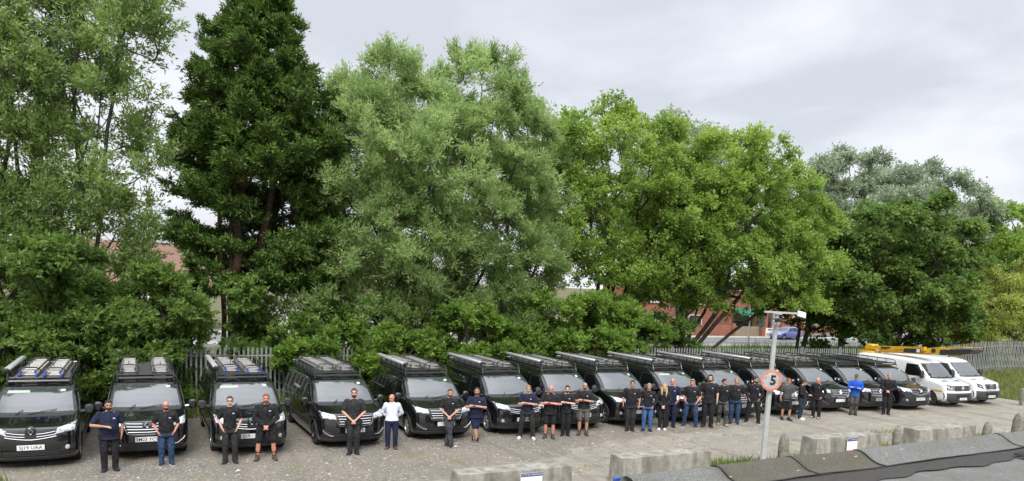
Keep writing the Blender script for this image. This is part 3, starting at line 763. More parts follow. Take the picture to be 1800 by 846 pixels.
# ================================================================== vans
def pchip(xs, ys):
    xs = np.array(xs, float); ys = np.array(ys, float); h = np.diff(xs); d = np.diff(ys) / h
    m = np.zeros_like(ys); m[0] = d[0]; m[-1] = d[-1]
    for i in range(1, len(xs) - 1):
        if d[i - 1] * d[i] > 0:
            w1, w2 = 2 * h[i] + h[i - 1], h[i] + 2 * h[i - 1]; m[i] = (w1 + w2) / (w1 / d[i - 1] + w2 / d[i])
    def f(x):
        x = np.clip(x, xs[0], xs[-1]); i = np.clip(np.searchsorted(xs, x) - 1, 0, len(h) - 1); t = (x - xs[i]) / h[i]
        return (2 * t**3 - 3 * t**2 + 1) * ys[i] + (t**3 - 2 * t**2 + t) * h[i] * m[i] + (-2 * t**3 + 3 * t**2) * ys[i + 1] + (t**3 - t**2) * h[i] * m[i + 1]
    return f
class Body:
    """loft of plan slices: z -> front y, half width, front corner depth, rear y"""
    def __init__(s, tab, p=2.7):
        z = [r[0] for r in tab]; s.z = z; s.p = p
        s.yf = pchip(z, [r[1] for r in tab]); s.w = pchip(z, [r[2] for r in tab]); s.d = pchip(z, [r[3] for r in tab]); s.yr = pchip(z, [r[4] for r in tab])
    def front(s, x, z, off=0.):
        def g(x, z):
            w = s.w(z); q = min(abs(x) / w, .9995); return float(s.yf(z) + s.d(z) * (1 - (1 - q ** s.p) ** (1 / s.p)))
        y = g(x, z)
        if not off: return Vector((x, y, z))
        e = .004; dx = (g(x + e, z) - g(x - e, z)) / (2 * e); dz = (g(x, z + e) - g(x, z - e)) / (2 * e)
        n = Vector((dx, -1, dz)).normalized()
        return Vector((x, y, z)) + n * off
    def side(s, y, z, sg, off=0.):
        yf, d, w = float(s.yf(z)), float(s.d(z)), float(s.w(z))
        x = w
        if y < yf + d: x = w * (1 - min(1, ((yf + d - y) / d)) ** s.p) ** (1 / s.p)
        return Vector((sg * (x + off), y, z))
    def mesh(s, zs, name):
        na, ns, nr = 16, 12, 5; V = []; F = []
        def loop(z):
            yf, w, d, yr = float(s.yf(z)), float(s.w(z)), float(s.d(z)), float(s.yr(z)); p = s.p; pts = []
            for k in range(na + 1):
                t = math.pi / 2 * k / na; pts.append((w * math.sin(t) ** (2 / p), yf + d * (1 - max(0, math.cos(t)) ** (2 / p))))
            y0 = yf + d; rr = .16; y1 = max(yr - rr, y0 + .02)
            for k in range(1, ns + 1): pts.append((w, y0 + (y1 - y0) * k / ns))
            for k in range(1, nr + 1):
                t = math.pi / 2 * k / nr; pts.append((w - rr * (1 - math.cos(t)), y1 + rr * math.sin(t)))
            half = pts + [(0, yr)]
            return half + [(-x, y) for (x, y) in half[-2:0:-1]]
        L = [loop(z) for z in zs]; n = len(L[0])
        for z, l in zip(zs, L): V += [(x, y, z) for x, y in l]
        for i in range(len(zs) - 1):
            for k in range(n): F.append((i * n + k, i * n + (k + 1) % n, (i + 1) * n + (k + 1) % n, (i + 1) * n + k))
        # caps as ladders of quads
        for base, rev in ((0, True), ((len(zs) - 1) * n, False)):
            h = n // 2
            for k in range(h):
                a, b, c, d_ = base + k, base + k + 1, base + (n - k - 1) % n, base + (n - k) % n
                f = [a, b, c, d_]; f = list(dict.fromkeys(f))
                if len(f) > 2: F.append(tuple(f if not rev else f[::-1]))
        m = MB(); m.add(V, F); return m
    def fpatch(s, c, nx=8, nz=4, off=.006, thick=.006):
        """front patch from four (x,z) corners: inner-bottom, outer-bottom, outer-top, inner-top"""
        V = []; F = []
        for lay in (off, off - thick):
            for j in range(nz + 1):
                for i in range(nx + 1):
                    a, b = i / nx, j / nz
                    x = (1 - b) * ((1 - a) * c[0][0] + a * c[1][0]) + b * ((1 - a) * c[3][0] + a * c[2][0])
                    z = (1 - b) * ((1 - a) * c[0][1] + a * c[1][1]) + b * ((1 - a) * c[3][1] + a * c[2][1])
                    V.append(s.front(x, z, lay))
        return s._shell(V, nx, nz)
    def spatch(s, c, sg, nx=6, nz=4, off=.005, thick=.006):
        V = []
        for lay in (off, off - thick):
            for j in range(nz + 1):
                for i in range(nx + 1):
                    a, b = i / nx, j / nz
                    y = (1 - b) * ((1 - a) * c[0][0] + a * c[1][0]) + b * ((1 - a) * c[3][0] + a * c[2][0])
                    z = (1 - b) * ((1 - a) * c[0][1] + a * c[1][1]) + b * ((1 - a) * c[3][1] + a * c[2][1])
                    V.append(s.side(y, z, sg, lay))
        return s._shell(V, nx, nz)
    def _shell(s, V, nx, nz):
        F = []; q = nx + 1; o = q * (nz + 1)
        for j in range(nz):
            for i in range(nx):
                a = j * q + i; F.append((a, a + 1, a + q + 1, a + q)); F.append((o + a, o + a + q, o + a + q + 1, o + a + 1))
        for i in range(nx):
            F.append((i, o + i, o + i + 1, i + 1)); a = nz * q + i; F.append((a, a + 1, o + a + 1, o + a))
        for j in range(nz):
            a = j * q; F.append((a, a + q, o + a + q, o + a)); a = j * q + nx; F.append((a, o + a, o + a + q, a + q))
        m = MB(); m.add(V, F); return m

def cut_wheels(mb, name, m, ys, w, r):
    """cut the wheel wells out of a closed body"""
    ob = mb.build(name, m, None, False)
    cs = []
    for y in ys:
        for s in (-1, 1):
            c = MB().lathe([(r, -.16), (r, .16)], 32, 'x', (s * (w - .10), y, .345)).build('cut', m, None, False); cs.append(c)
    for c in cs:
        b = ob.modifiers.new('b', 'BOOLEAN'); b.operation = 'DIFFERENCE'; b.object = c; b.solver = 'EXACT'
    dg = bpy.context.evaluated_depsgraph_get()
    me = bpy.data.meshes.new_from_object(ob.evaluated_get(dg)); me.name = name
    for c in cs: bpy.data.objects.remove(c)
    bpy.data.objects.remove(ob)
    me.polygons.foreach_set('use_smooth', [True] * len(me.polygons)); me.set_sharp_from_angle(angle=R(33))
    return me

def wheel_meshes(rimmat, kind):
    tr = .335
    ty = MB().lathe([(.215, -.095), (.25, -.112), (.30, -.115), (.325, -.10), (tr, -.07), (tr, .07), (.325, .10), (.30, .115), (.25, .112), (.215, .095)], 32, 'x', close=True).mesh('tyre', M_rubber, True, 50)
    rm = MB()
    rm.lathe([(.222, -.10), (.205, -.10), (.195, -.06), (.19, .06), (.205, .09), (.222, .09)], 32, 'x', close=True)
    n = 5 if kind == 'alloy' else 7
    for i in range(n):
        a = 2 * math.pi * i / n
        for da in ((-.16, .16) if kind == 'alloy' else (0,)):
            b = a + da
            p0 = Vector((-.085, .05 * math.cos(a), .05 * math.sin(a))); p1 = Vector((-.075, .20 * math.cos(b), .20 * math.sin(b)))
            rm.tube([p0, (p0 + p1) / 2 + Vector((-.012, 0, 0)), p1], [.02, .017, .02] if kind == 'alloy' else [.034, .03, .036], 6)
    rm.lathe([(.0001, -.102), (.05, -.10), (.06, -.08), (.06, -.02)], 16, 'x')
    rim = rm.mesh('rim', rimmat, True, 40)
    dk = MB().lathe([(.0001, -.03), (.195, -.03), (.195, .02), (.0001, .02)], 24, 'x').mesh('brake_disc', mat('brake_disc', (.10, .10, .10), .5, .6), True, 40)
    return ty, rim, dk
WH = {k: wheel_meshes(M_darkrim if k == 'dark' else (M_alloy if k == 'alloy' else mat('steel_rim', (.10, .10, .105), .55, .5)), 'alloy' if k != 'steel' else 'steel') for k in ('alloy', 'dark', 'steel')}
def add_wheels(root, ys, w, kind):
    ty, rim, dk = WH[kind]
    for y in ys:
        for s in (-1, 1):
            wr = bpy.data.objects.new('wheel', None); COL.objects.link(wr); wr.parent = root; wr.empty_display_size = .1
            wr.location = (s * (w - .125), y, .335); wr.rotation_euler = (R(17 * y % 50), 0, 0 if s < 0 else math.pi)
            link('tyre', ty, wr); link('rim', rim, wr); link('brake_disc', dk, wr)

TRAF = Body([ # z    yf    w     d     yr
    (.20, .16, .915, .52, 5.30), (.26, .06, .945, .50, 5.36), (.36, .015, .964, .50, 5.385), (.50, .0, .972, .50, 5.39), (.62, .005, .975, .50, 5.39),
    (.76, .02, .978, .50, 5.39), (.88, .04, .978, .52, 5.385), (.95, .065, .977, .54, 5.38), (.985, .10, .976, .56, 5.38), (1.015, .17, .974, .58, 5.38),
    (1.05, .31, .972, .60, 5.375), (1.09, .50, .969, .58, 5.37), (1.135, .72, .966, .52, 5.37), (1.165, .86, .962, .46, 5.365), (1.195, .965, .955, .42, 5.36), (1.35, 1.135, .925, .40, 5.35), (1.55, 1.41, .886, .40, 5.335),
    (1.71, 1.72, .852, .42, 5.32), (1.76, 1.84, .832, .45, 5.30), (1.80, 1.98, .806, .5, 5.27), (1.84, 2.18, .765, .6, 5.22), (1.865, 2.4, .70, .75, 5.14), (1.885, 2.65, .60, .9, 5.02), (1.895, 3.0, .42, .8, 4.8)], 3.0)
TZ = [.20, .23, .26, .31, .36, .43, .50, .56, .62, .69, .76, .82, .88, .92, .95, .97, .985, .997, 1.015, 1.032, 1.05, 1.07, 1.09, 1.112, 1.135, 1.15, 1.165, 1.18, 1.195, 1.24, 1.28, 1.35, 1.42, 1.48, 1.55, 1.63, 1.71, 1.735, 1.76, 1.78, 1.80, 1.82, 1.84, 1.853, 1.865, 1.876, 1.885, 1.895]
VAN_W = .978

def diamond_badge(body, z, sz, m):
    """pointed lozenge emblem with an open centre, standing proud of the grille"""
    b = MB(); w, h, t = sz * .40, sz * .5, .02
    o = [(0, h), (w, 0), (0, -h), (-w, 0)]; i = [(0, h * .42), (w * .40, 0), (0, -h * .42), (-w * .40, 0)]
    mid = [(p[0] * .72, p[1] * .72) for p in o]
    V = [(x, .012, zz) for x, zz in o] + [(x, -t, zz) for x, zz in mid] + [(x, .004, zz) for x, zz in i]
    F = [(a, (a + 1) % 4, 4 + (a + 1) % 4, 4 + a) for a in range(4)] + [(4 + a, 4 + (a + 1) % 4, 8 + (a + 1) % 4, 8 + a) for a in range(4)]
    y = body.front(0, z).y
    b.add([(x, yy + y - .03, zz + z) for x, yy, zz in V], F)
    return b.mesh('badge', m, False)
def plate_meshes(body, z, lowered=0.):
    y = body.front(0, z).y - .02 - lowered
    return MB().box((0, y, z), (.56, .012, .125), bev=.003).mesh('number_plate', M_plate), y

def path_front(body, pts, off, r, n=6, m=M_chrome, name='bar', flat=.6):
    """bar following the nose: pts are (x, z)"""
    return MB().tube([body.front(x, z, off) for x, z in pts], r, n, flat=flat).mesh(name, m, True, 50)

def mirror_pts(pts): return [(-x, z) for x, z in reversed(pts)] 
def trafic_proto(new):
    """parts list [(name, mesh, [subparts])] shared by every van of that face"""
    B = TRAF; P = []
    P.append(('body', BODY_T, []))
    P.append(('windscreen', B.fpatch([(-.82, 1.20), (.82, 1.20), (.73, 1.715), (-.73, 1.715)], 14, 8, .007, .01).mesh('windscreen', M_wind),
              [('screen_surround', B.fpatch([(-.87, 1.175), (.87, 1.175), (.775, 1.745), (-.775, 1.745)], 14, 8, .003, .006).mesh('screen_surround', M_plastic)),
               ('sticker', B.fpatch([(.50, 1.645), (.60, 1.645), (.60, 1.685), (.50, 1.685)], 2, 2, .011, .003).mesh('sticker', mat('sticker_pale', (.6, .66, .62), .5))),
               ('cowl', B.fpatch([(-.84, 1.145), (.84, 1.145), (.83, 1.20), (-.83, 1.20)], 12, 2, .008, .01).mesh('cowl', M_plastic))]))
    for s in (-1, 1):
        P.append(('side_window', B.spatch([(1.26, 1.20), (2.42, 1.18), (2.42, 1.645), (1.86, 1.645)], s, 8, 5, .005, .008).mesh('side_window', M_side),
                  [('pillar', B.spatch([(1.56, 1.20), (1.60, 1.20), (1.60, 1.45), (1.56, 1.41)], s, 2, 3, .009, .008).mesh('pillar', M_plastic)),
                   ('window_frame', B.spatch([(1.18, 1.18), (2.47, 1.16), (2.47, 1.675), (1.82, 1.675)], s, 8, 5, .002, .005).mesh('window_frame', M_plastic))]))
        # mirror
        mm = MB(); mm.tube([(s * .95, 1.34, 1.15), (s * 1.08, 1.32, 1.18)], [.05, .045], 8); mm.box((s * 1.15, 1.31, 1.22), (.20, .13, .25), bev=.045)
        gl = MB().box((s * 1.15, 1.378, 1.22), (.16, .008, .20)).mesh('mirror_glass', M_side, False)
        P.append(('mirror', mm.mesh('mirror', M_plastic if not new else M_black), [('mirror_glass', gl)]))
        # door seams, handle, moulding
        P.append(('door', B.spatch([(1.22, .46), (2.52, .40), (2.52, 1.15), (1.22, 1.165)], s, 8, 6, .0035, .006).mesh('door', M_black),
                  [('handle', MB().tube([B.side(2.22, 1.02, s, .012), B.side(2.30, 1.025, s, .04), B.side(2.40, 1.025, s, .04), B.side(2.46, 1.02, s, .012)], .018, 6).mesh('handle', M_black))]))
        P.append(('side_moulding', B.spatch([(1.45, .47), (3.98, .47), (3.98, .60), (1.45, .60)], s, 10, 2, .012, .012).mesh('side_moulding', M_plastic), []))
        P.append(('slide_rail', B.spatch([(3.55, 1.20), (5.15, 1.19), (5.15, 1.215), (3.55, 1.225)], s, 8, 1, .010, .01).mesh('slide_rail', mat('rail_grey', (.16, .16, .165), .4, .4)), []))
        P.append(('side_panel', B.spatch([(2.62, .66), (3.98, .66), (3.98, 1.62), (2.62, 1.62)], s, 8, 5, .0035, .006).mesh('side_panel', M_black), []))
        P.append(('side_panel', B.spatch([(4.06, .95), (5.05, .95), (5.05, 1.60), (4.06, 1.60)], s, 8, 5, .0035, .006).mesh('side_panel', M_black), []))
        # arch lips
        for yy in (.93, 4.43):
            lip = MB().tube([(s * (VAN_W - .005 if yy > 2 else (B.side(yy + .405 * math.cos(t), .345 + .405 * math.sin(t), 1).x) - .002), yy + .405 * math.cos(t), .345 + .405 * math.sin(t)) for t in np.linspace(.05, math.pi - .05, 15)], .018, 5).mesh('arch_lip', M_plastic)
            P.append(('arch_lip', lip, []))
        if not new:
            hl = [(s * .50, .845), (s * .885, .905), (s * .915, 1.06), (s * .545, .972)]
            sub = [('reflector', B.fpatch([(s * .60, .885), (s * .78, .915), (s * .80, 1.005), (s * .64, .96)], 4, 3, .012, .004).mesh('reflector', M_chrome)),
                   ('bezel', B.fpatch([(s * .485, .832), (s * .897, .892), (s * .93, 1.07), (s * .54, .98)], 8, 4, .0045, .006).mesh('bezel', M_plastic))]
            P.append(('headlight', B.fpatch(hl, 8, 4, .009, .008).mesh('headlight', M_lens), sub))
            P.append(('fog_pocket', B.fpatch([(s * .60, .42), (s * .90, .46), (s * .90, .60), (s * .64, .52)], 6, 3, .004, .006).mesh('fog_pocket', M_plastic),
                      [('fog_light', MB().lathe([(.0001, -.016), (.045, -.012), (.055, .0), (.055, .02)], 16, 'y', tuple(B.front(s * .74, .505, .01))).mesh('fog_light', M_lens))]))
        else:
            hl = [(s * .53, .86), (s * .88, .895), (s * .91, 1.05), (s * .56, .98)]
            sub = [('daylight_strip', path_front(B, [(s * .85, .925), (s * .60, .905), (s * .565, .93), (s * .59, .965), (s * .86, 1.02)], .014, .011, 6, M_led, 'daylight_strip')),
                   ('reflector', B.fpatch([(s * .67, .935), (s * .79, .945), (s * .80, .985), (s * .68, .965)], 4, 2, .013, .004).mesh('reflector', M_lens)),
                   ('bezel', B.fpatch([(s * .515, .848), (s * .892, .882), (s * .925, 1.06), (s * .55, .988)], 8, 4, .0045, .006).mesh('bezel', M_plastic))]
            P.append(('headlight', B.fpatch(hl, 8, 4, .009, .008).mesh('headlight', M_lens), sub))
            P.append(('fog_pocket', B.fpatch([(s * .58, .38), (s * .88, .42), (s * .90, .58), (s * .70, .50)], 6, 3, .004, .006).mesh('fog_pocket', M_plastic),
                      [('fog_trim', path_front(B, [(s * .60, .40), (s * .70, .405), (s * .84, .50), (s * .88, .56)], .012, .013, 6, M_chrome, 'fog_trim'))]))
        # wiper
        wa = MB(); a = B.front(s * .12 - .28, 1.17, .02); b = B.front(s * .36 + .10, 1.265, .028); wa.tube([a, (a + b) / 2 + Vector((0, -.012, .012)), b], [.014, .011, .008], 6)
        P.append(('wiper', wa.mesh('wiper', M_ink), []))
    # nose
    if not new:
        g = B.fpatch([(-.55, .70), (.55, .70), (.50, .955), (-.50, .955)], 14, 5, .006, .008).mesh('grille', M_ink)
        sub = []
        for (hz, x1, dz) in ((.885, .50, .05), (.825, .52, .05), (.755, .52, .07)):
            for s in (-1, 1):
                x0 = .12 if hz > .8 else .0
                sub.append(('grille_bar', path_front(B, [(s * (x0 + (x1 - x0) * t), hz - .03 + dz * t ** 1.6) for t in np.linspace(0, 1, 7)], .016, .011 if hz > .8 else .015, 6, M_chrome, 'grille_bar', .7)))
        sub.append(('badge_mount', MB().lathe([(.0001, -.035), (.075, -.034), (.10, -.022), (.125, .02)], 20, 'y', (0, B.front(0, .915).y, .915)).mesh('badge_mount', M_black)))
        sub.append(('badge', diamond_badge(B, .915, .185, M_chrome)))
        P.append(('grille', g, sub))
        P.append(('lower_grille', B.fpatch([(-.60, .335), (.60, .335), (.56, .455), (-.56, .455)], 12, 3, .006, .008).mesh('lower_grille', M_ink), [('grille_slat', path_front(B, [(x, z) for x in np.linspace(-.56, .56, 9)], .012, .008, 5, M_dkgrey, 'grille_slat')) for z in (.36, .395, .43)]))
    else:
        g = B.fpatch([(-.47, .665), (.47, .665), (.55, .975), (-.55, .975)], 14, 6, .006, .008).mesh('grille', M_ink)
        sub = []
        for hz in (.945, .875, .805, .735):
            xm = .50 - (.975 - hz) * .26
            for s in (-1, 1):
                x0 = .11 if hz > .86 else 0
                sub.append(('grille_bar', path_front(B, [(s * (x0 + (xm - x0) * t), hz - .012 + .012 * t) for t in np.linspace(0, 1, 6)], .016, .015, 6, M_chrome, 'grille_bar', .7)))
        fr = [(-.545, .95), (-.51, .80), (-.455, .70), (-.40, .675), (-.2, .668), (0, .666)]
        sub.append(('grille_frame', path_front(B, fr + [(-x, z) for x, z in fr[-2::-1]], .016, .022, 6, M_chrome, 'grille_frame', .7)))
        sub.append(('badge', diamond_badge(B, .905, .21, M_chrome)))
        P.append(('grille', g, sub))
        lg = B.fpatch([(-.55, .30), (.55, .30), (.62, .47), (-.62, .47)], 12, 3, .006, .008).mesh('lower_grille', M_ink)
        P.append(('lower_grille', lg, [('grille_slat', path_front(B, [(x, z) for x in np.linspace(-.56, .56, 9)], .012, .008, 5, M_dkgrey, 'grille_slat')) for z in (.335, .375, .415)]))
    # unpainted lower bumper lip wrapping the corners
    P.append(('bumper_lip', B.fpatch([(-.90, .215), (.90, .215), (.93, .30), (-.93, .30)], 18, 3, .008, .01).mesh('bumper_lip', M_dkgrey), [('lip_edge', path_front(B, [(x, .31) for x in np.linspace(-.92, .92, 15)], .010, .012, 5, M_dkgrey, 'lip_edge'))]))
    pm, py = plate_meshes(B, .545)
    P.append(('number_plate', pm, [])); 
    return P, py
def rack_proto():
    """roof rack: rails, stanchions, cross bars, front deflector"""
    P = []
    rm = M_rackblack
    for s in (-1, 1):
        x = s * .70
        pts = [(x, 1.93, 1.80), (x, 2.03, 2.03), (x, 2.15, 2.105), (x, 4.0, 2.12), (x, 5.15, 2.10), (x, 5.24, 1.94)]
        P.append(('rail', MB().tube(pts, .020, 6).mesh('rail', rm)))
        P.append(('rail', MB().tube([(x, 2.0, 1.93), (x, 5.22, 1.95)], .022, 6).mesh('rail', rm)))
        for y in (2.55, 3.05, 3.6, 4.15, 4.7): P.append(('stanchion', MB().tube([(x, y, 1.78), (x, y, 2.115)], .016, 6).mesh('stanchion', rm)))
    sl = MB().tube([(-.70, 0, 0), (.70, 0, 0)], .026, 7, flat=.8).mesh('cross_bar', rm)
    for y in np.linspace(2.05, 5.15, 16): P.append(('cross_bar', sl, (0, float(y), 1.955)))
    P.append(('deflector', MB().box((0, 1.95, 1.885), (1.36, .02, .06), rot=(R(-28), 0, 0), bev=.008).mesh('deflector', rm)))
    P.append(('roller', MB().tube([(-.68, 5.24, 2.0), (.68, 5.24, 2.0)], .03, 8).mesh('roller', M_alu)))
    return P
def pipe_tube_parts():
    x = -.72
    t = MB(); t.box((x, 3.55, 2.165), (.15, 3.1, .095), bev=.03)
    e = MB(); e.box((x, 1.97, 2.165), (.156, .07, .102), bev=.03); 
    return t.mesh('pipe_tube', M_tube), e.mesh('end_cap', M_plastic)

BODY_T = cut_wheels(TRAF.mesh(TZ, 'body'), 'body', M_black, (.93, 4.43), VAN_W, .385)
PROTO = {False: trafic_proto(False), True: trafic_proto(True)}
RACK = rack_proto(); TUBE = pipe_tube_parts()

def ladder_meshes(L, capm):
    W = .39; parts = []
    for sec, (z, dx, dl, w) in enumerate(((0, 0, 0, W), (.085, 0, -.18, W - .07))):
        st = []
        for s in (-1, 1):
            st.append(MB().box((s * w / 2, L / 2 - dl / 2 * 0 + (.09 if sec else 0), z), (.028, L + dl, .07), bev=.006).mesh('stile', M_alu))
        rg = MB(); n = int((L + dl) / .25)
        for i in range(n): rg.tube([(-w / 2 + .01, .14 + i * .25 + (.06 if sec else 0), z), (w / 2 - .01, .14 + i * .25 + (.06 if sec else 0), z)], .015, 6)
        parts.append((st, rg.mesh('rungs', M_alu)))
    feet = MB()
    for s in (-1, 1): feet.box((s * W / 2, -.02, .0), (.05, .09, .09), bev=.012); feet.box((s * (W - .07) / 2, .07, .085), (.045, .07, .085), bev=.01)
    cl = MB().tube([(-.26, .35, .04), (-.22, .35, .135), (-.1, .35, .17), (.1, .35, .17), (.22, .35, .135), (.26, .35, .04)], .018, 6)
    cl.tube([(0, .35, .15), (0, .35, .27)], .010, 5)
    return parts, feet.mesh('feet', capm), cl.mesh('clamp', M_plastic)
LAD = {'blue': ladder_meshes(3.2, M_blue_cap), 'grey': ladder_meshes(3.2, M_dkgrey)}
def ladder(van_m, x, y, kind, lab):
    parts, feet, cl = LAD[kind]
    root = thing('ladder', lab, 'ladder', van_m @ Vector((x, y, 2.01)), van_m.to_euler().z, 'aluminium ladders on the van racks')
    for st, rg in parts:
        for s in st: link('stile', s, root)
        r = link('rungs', rg, root); r['kind'] = 'stuff'
    link('feet', feet, root)['kind'] = 'stuff'; link('clamp', cl, root)
    c2 = link('clamp', cl, root, (0, 2.3, 0))
    return root

#  u, n, yaw, new face, plate, plate alignment, rims, tube, ladders, where
VANS = [
 (-2.69, 20.5, .5, False, 'SJ19 UAA', 'C', 'alloy', True, 'blue', 'cut by the left picture edge, plate SJ19 UAA'),
 (-.20, 20.85, 1., True, 'SM23 YCY', 'C', 'alloy', False, 'grey', 'with plate SM23 behind the bald man in jeans'),
 (2.33, 20.66, .9, False, 'SJ19', 'L', 'alloy', True, 'blue', 'with plate SJ19 behind the man in black hoodie and shorts'),
 (5.16, 20.76, 2.5, True, 'RFE', 'R', 'dark', False, 'grey', 'with dark wheels and plate RFE'),
 (8.06, 21.1, .2, True, '22 DFZ', 'R', 'alloy', True, 'grey', 'with plate 22 DFZ right of the white-shirted man'),
 (10.85, 21.25, .2, False, 'NME', 'R', 'alloy', True, 'grey', 'behind the man in navy tee with crossed arms'),
 (13.24, 21.5, -1.5, False, 'SD18 YWV', 'C', 'alloy', True, 'grey', 'with plate SD18 YWV'),
 (15.68, 21.65, -.4, False, 'DVK', 'R', 'alloy', True, 'grey', 'behind the woman with long blonde hair'),
 (18.37, 21.7, 1.2, False, '', 'R', 'alloy', True, 'grey', 'behind the tallest man'),
 (21.02, 21.95, -.5, True, 'HE69 JXH', 'C', 'alloy', True, 'grey', 'just left of the speed limit sign'),
 (23.75, 22.1, 0., True, 'CU', 'L', 'alloy', True, 'grey', 'behind the speed limit post'),
 (26.53, 22.25, .3, True, '', 'R', 'alloy', False, 'grey', 'behind the man in the blue jacket'),
 (28.85, 22.1, -2., True, 'CA23 MRK', 'C', 'alloy', False, None, 'with plate CA23 MRK'),
 (31.11, 21.8, -1.5, False, 'VY68 UPT', 'C', 'dark', False, None, 'last black one, next to the white vans')]
VAN_MATS = []
SHORT = ['cut by the left picture edge', 'with plate SM23', 'with plate SJ19 and shorts-wearing man before it', 'with dark wheels and plate RFE', 'with plate 22 DFZ', 'with plate ending NME', 'with plate SD18 YWV', 'behind the blonde woman', 'behind the tallest man', 'just left of the speed limit sign', 'behind the speed limit post', 'behind the man in blue jacket']
def build_vans():
    for i, (u, n, yaw, new, plate, al, rims, tube, lad, where) in enumerate(VANS):
        root = thing('black_van', 'glossy black panel van ' + where, 'van', (u, n, 0), R(yaw), 'black vans parked in a row')
        parts, py = PROTO[new]
        for nm, me, subs in parts:
            o = link(nm, me, root)
            for sn, sm in subs: link(sn, sm, o)
            if nm == 'number_plate' and plate:
                x = {'C': 0, 'L': -.25, 'R': .25}[al]
                link('lettering', text_mesh(plate, .118, M_ink, 'lettering', {'C': 'CENTER', 'L': 'LEFT', 'R': 'RIGHT'}[al], .0008), o, (x, py - .0085, .543))
        add_wheels(root, (.93, 4.43), VAN_W, rims)
        rk = bpy.data.objects.new('roof_rack', None); COL.objects.link(rk); rk.parent = root
        for p in RACK: link(p[0], p[1], rk, p[2] if len(p) > 2 else None)
        if tube:
            t = link('pipe_tube', TUBE[0], root); link('end_cap', TUBE[1], t)
        if i in (0, 2, 8):   # pale folded sunshade behind the top of the screen
            TRAF.fpatch([(-.66, 1.62), (-.16, 1.63), (-.18, 1.68), (-.64, 1.675)], 4, 2, .010, .002).build('sunshade', mat('sunshade_pale', (.36, .42, .36), .5), root)
        if i == 3:   # pale side decal
            sg = TRAF.spatch([(3.0, 1.36), (3.75, 1.36), (3.75, 1.43), (3.0, 1.43)], -1, 4, 2, .008, .003).build('decal', mat('decal_grey', (.34, .35, .36), .5), root)
        M = Matrix.Translation((u, n, 0)) @ Matrix.Rotation(R(yaw), 4, 'Z')
        VAN_MATS.append(M)
        if lad:
            ladder(M, -.27 if i != 1 else -.42, 2.12 + .1 * (i % 3), lad, 'left-hand ladder on the black van ' + SHORT[i])
            ladder(M, .30 if i != 1 else .38, 1.98 + .12 * (i % 2), lad, 'right-hand ladder on the black van ' + SHORT[i])
build_vans()

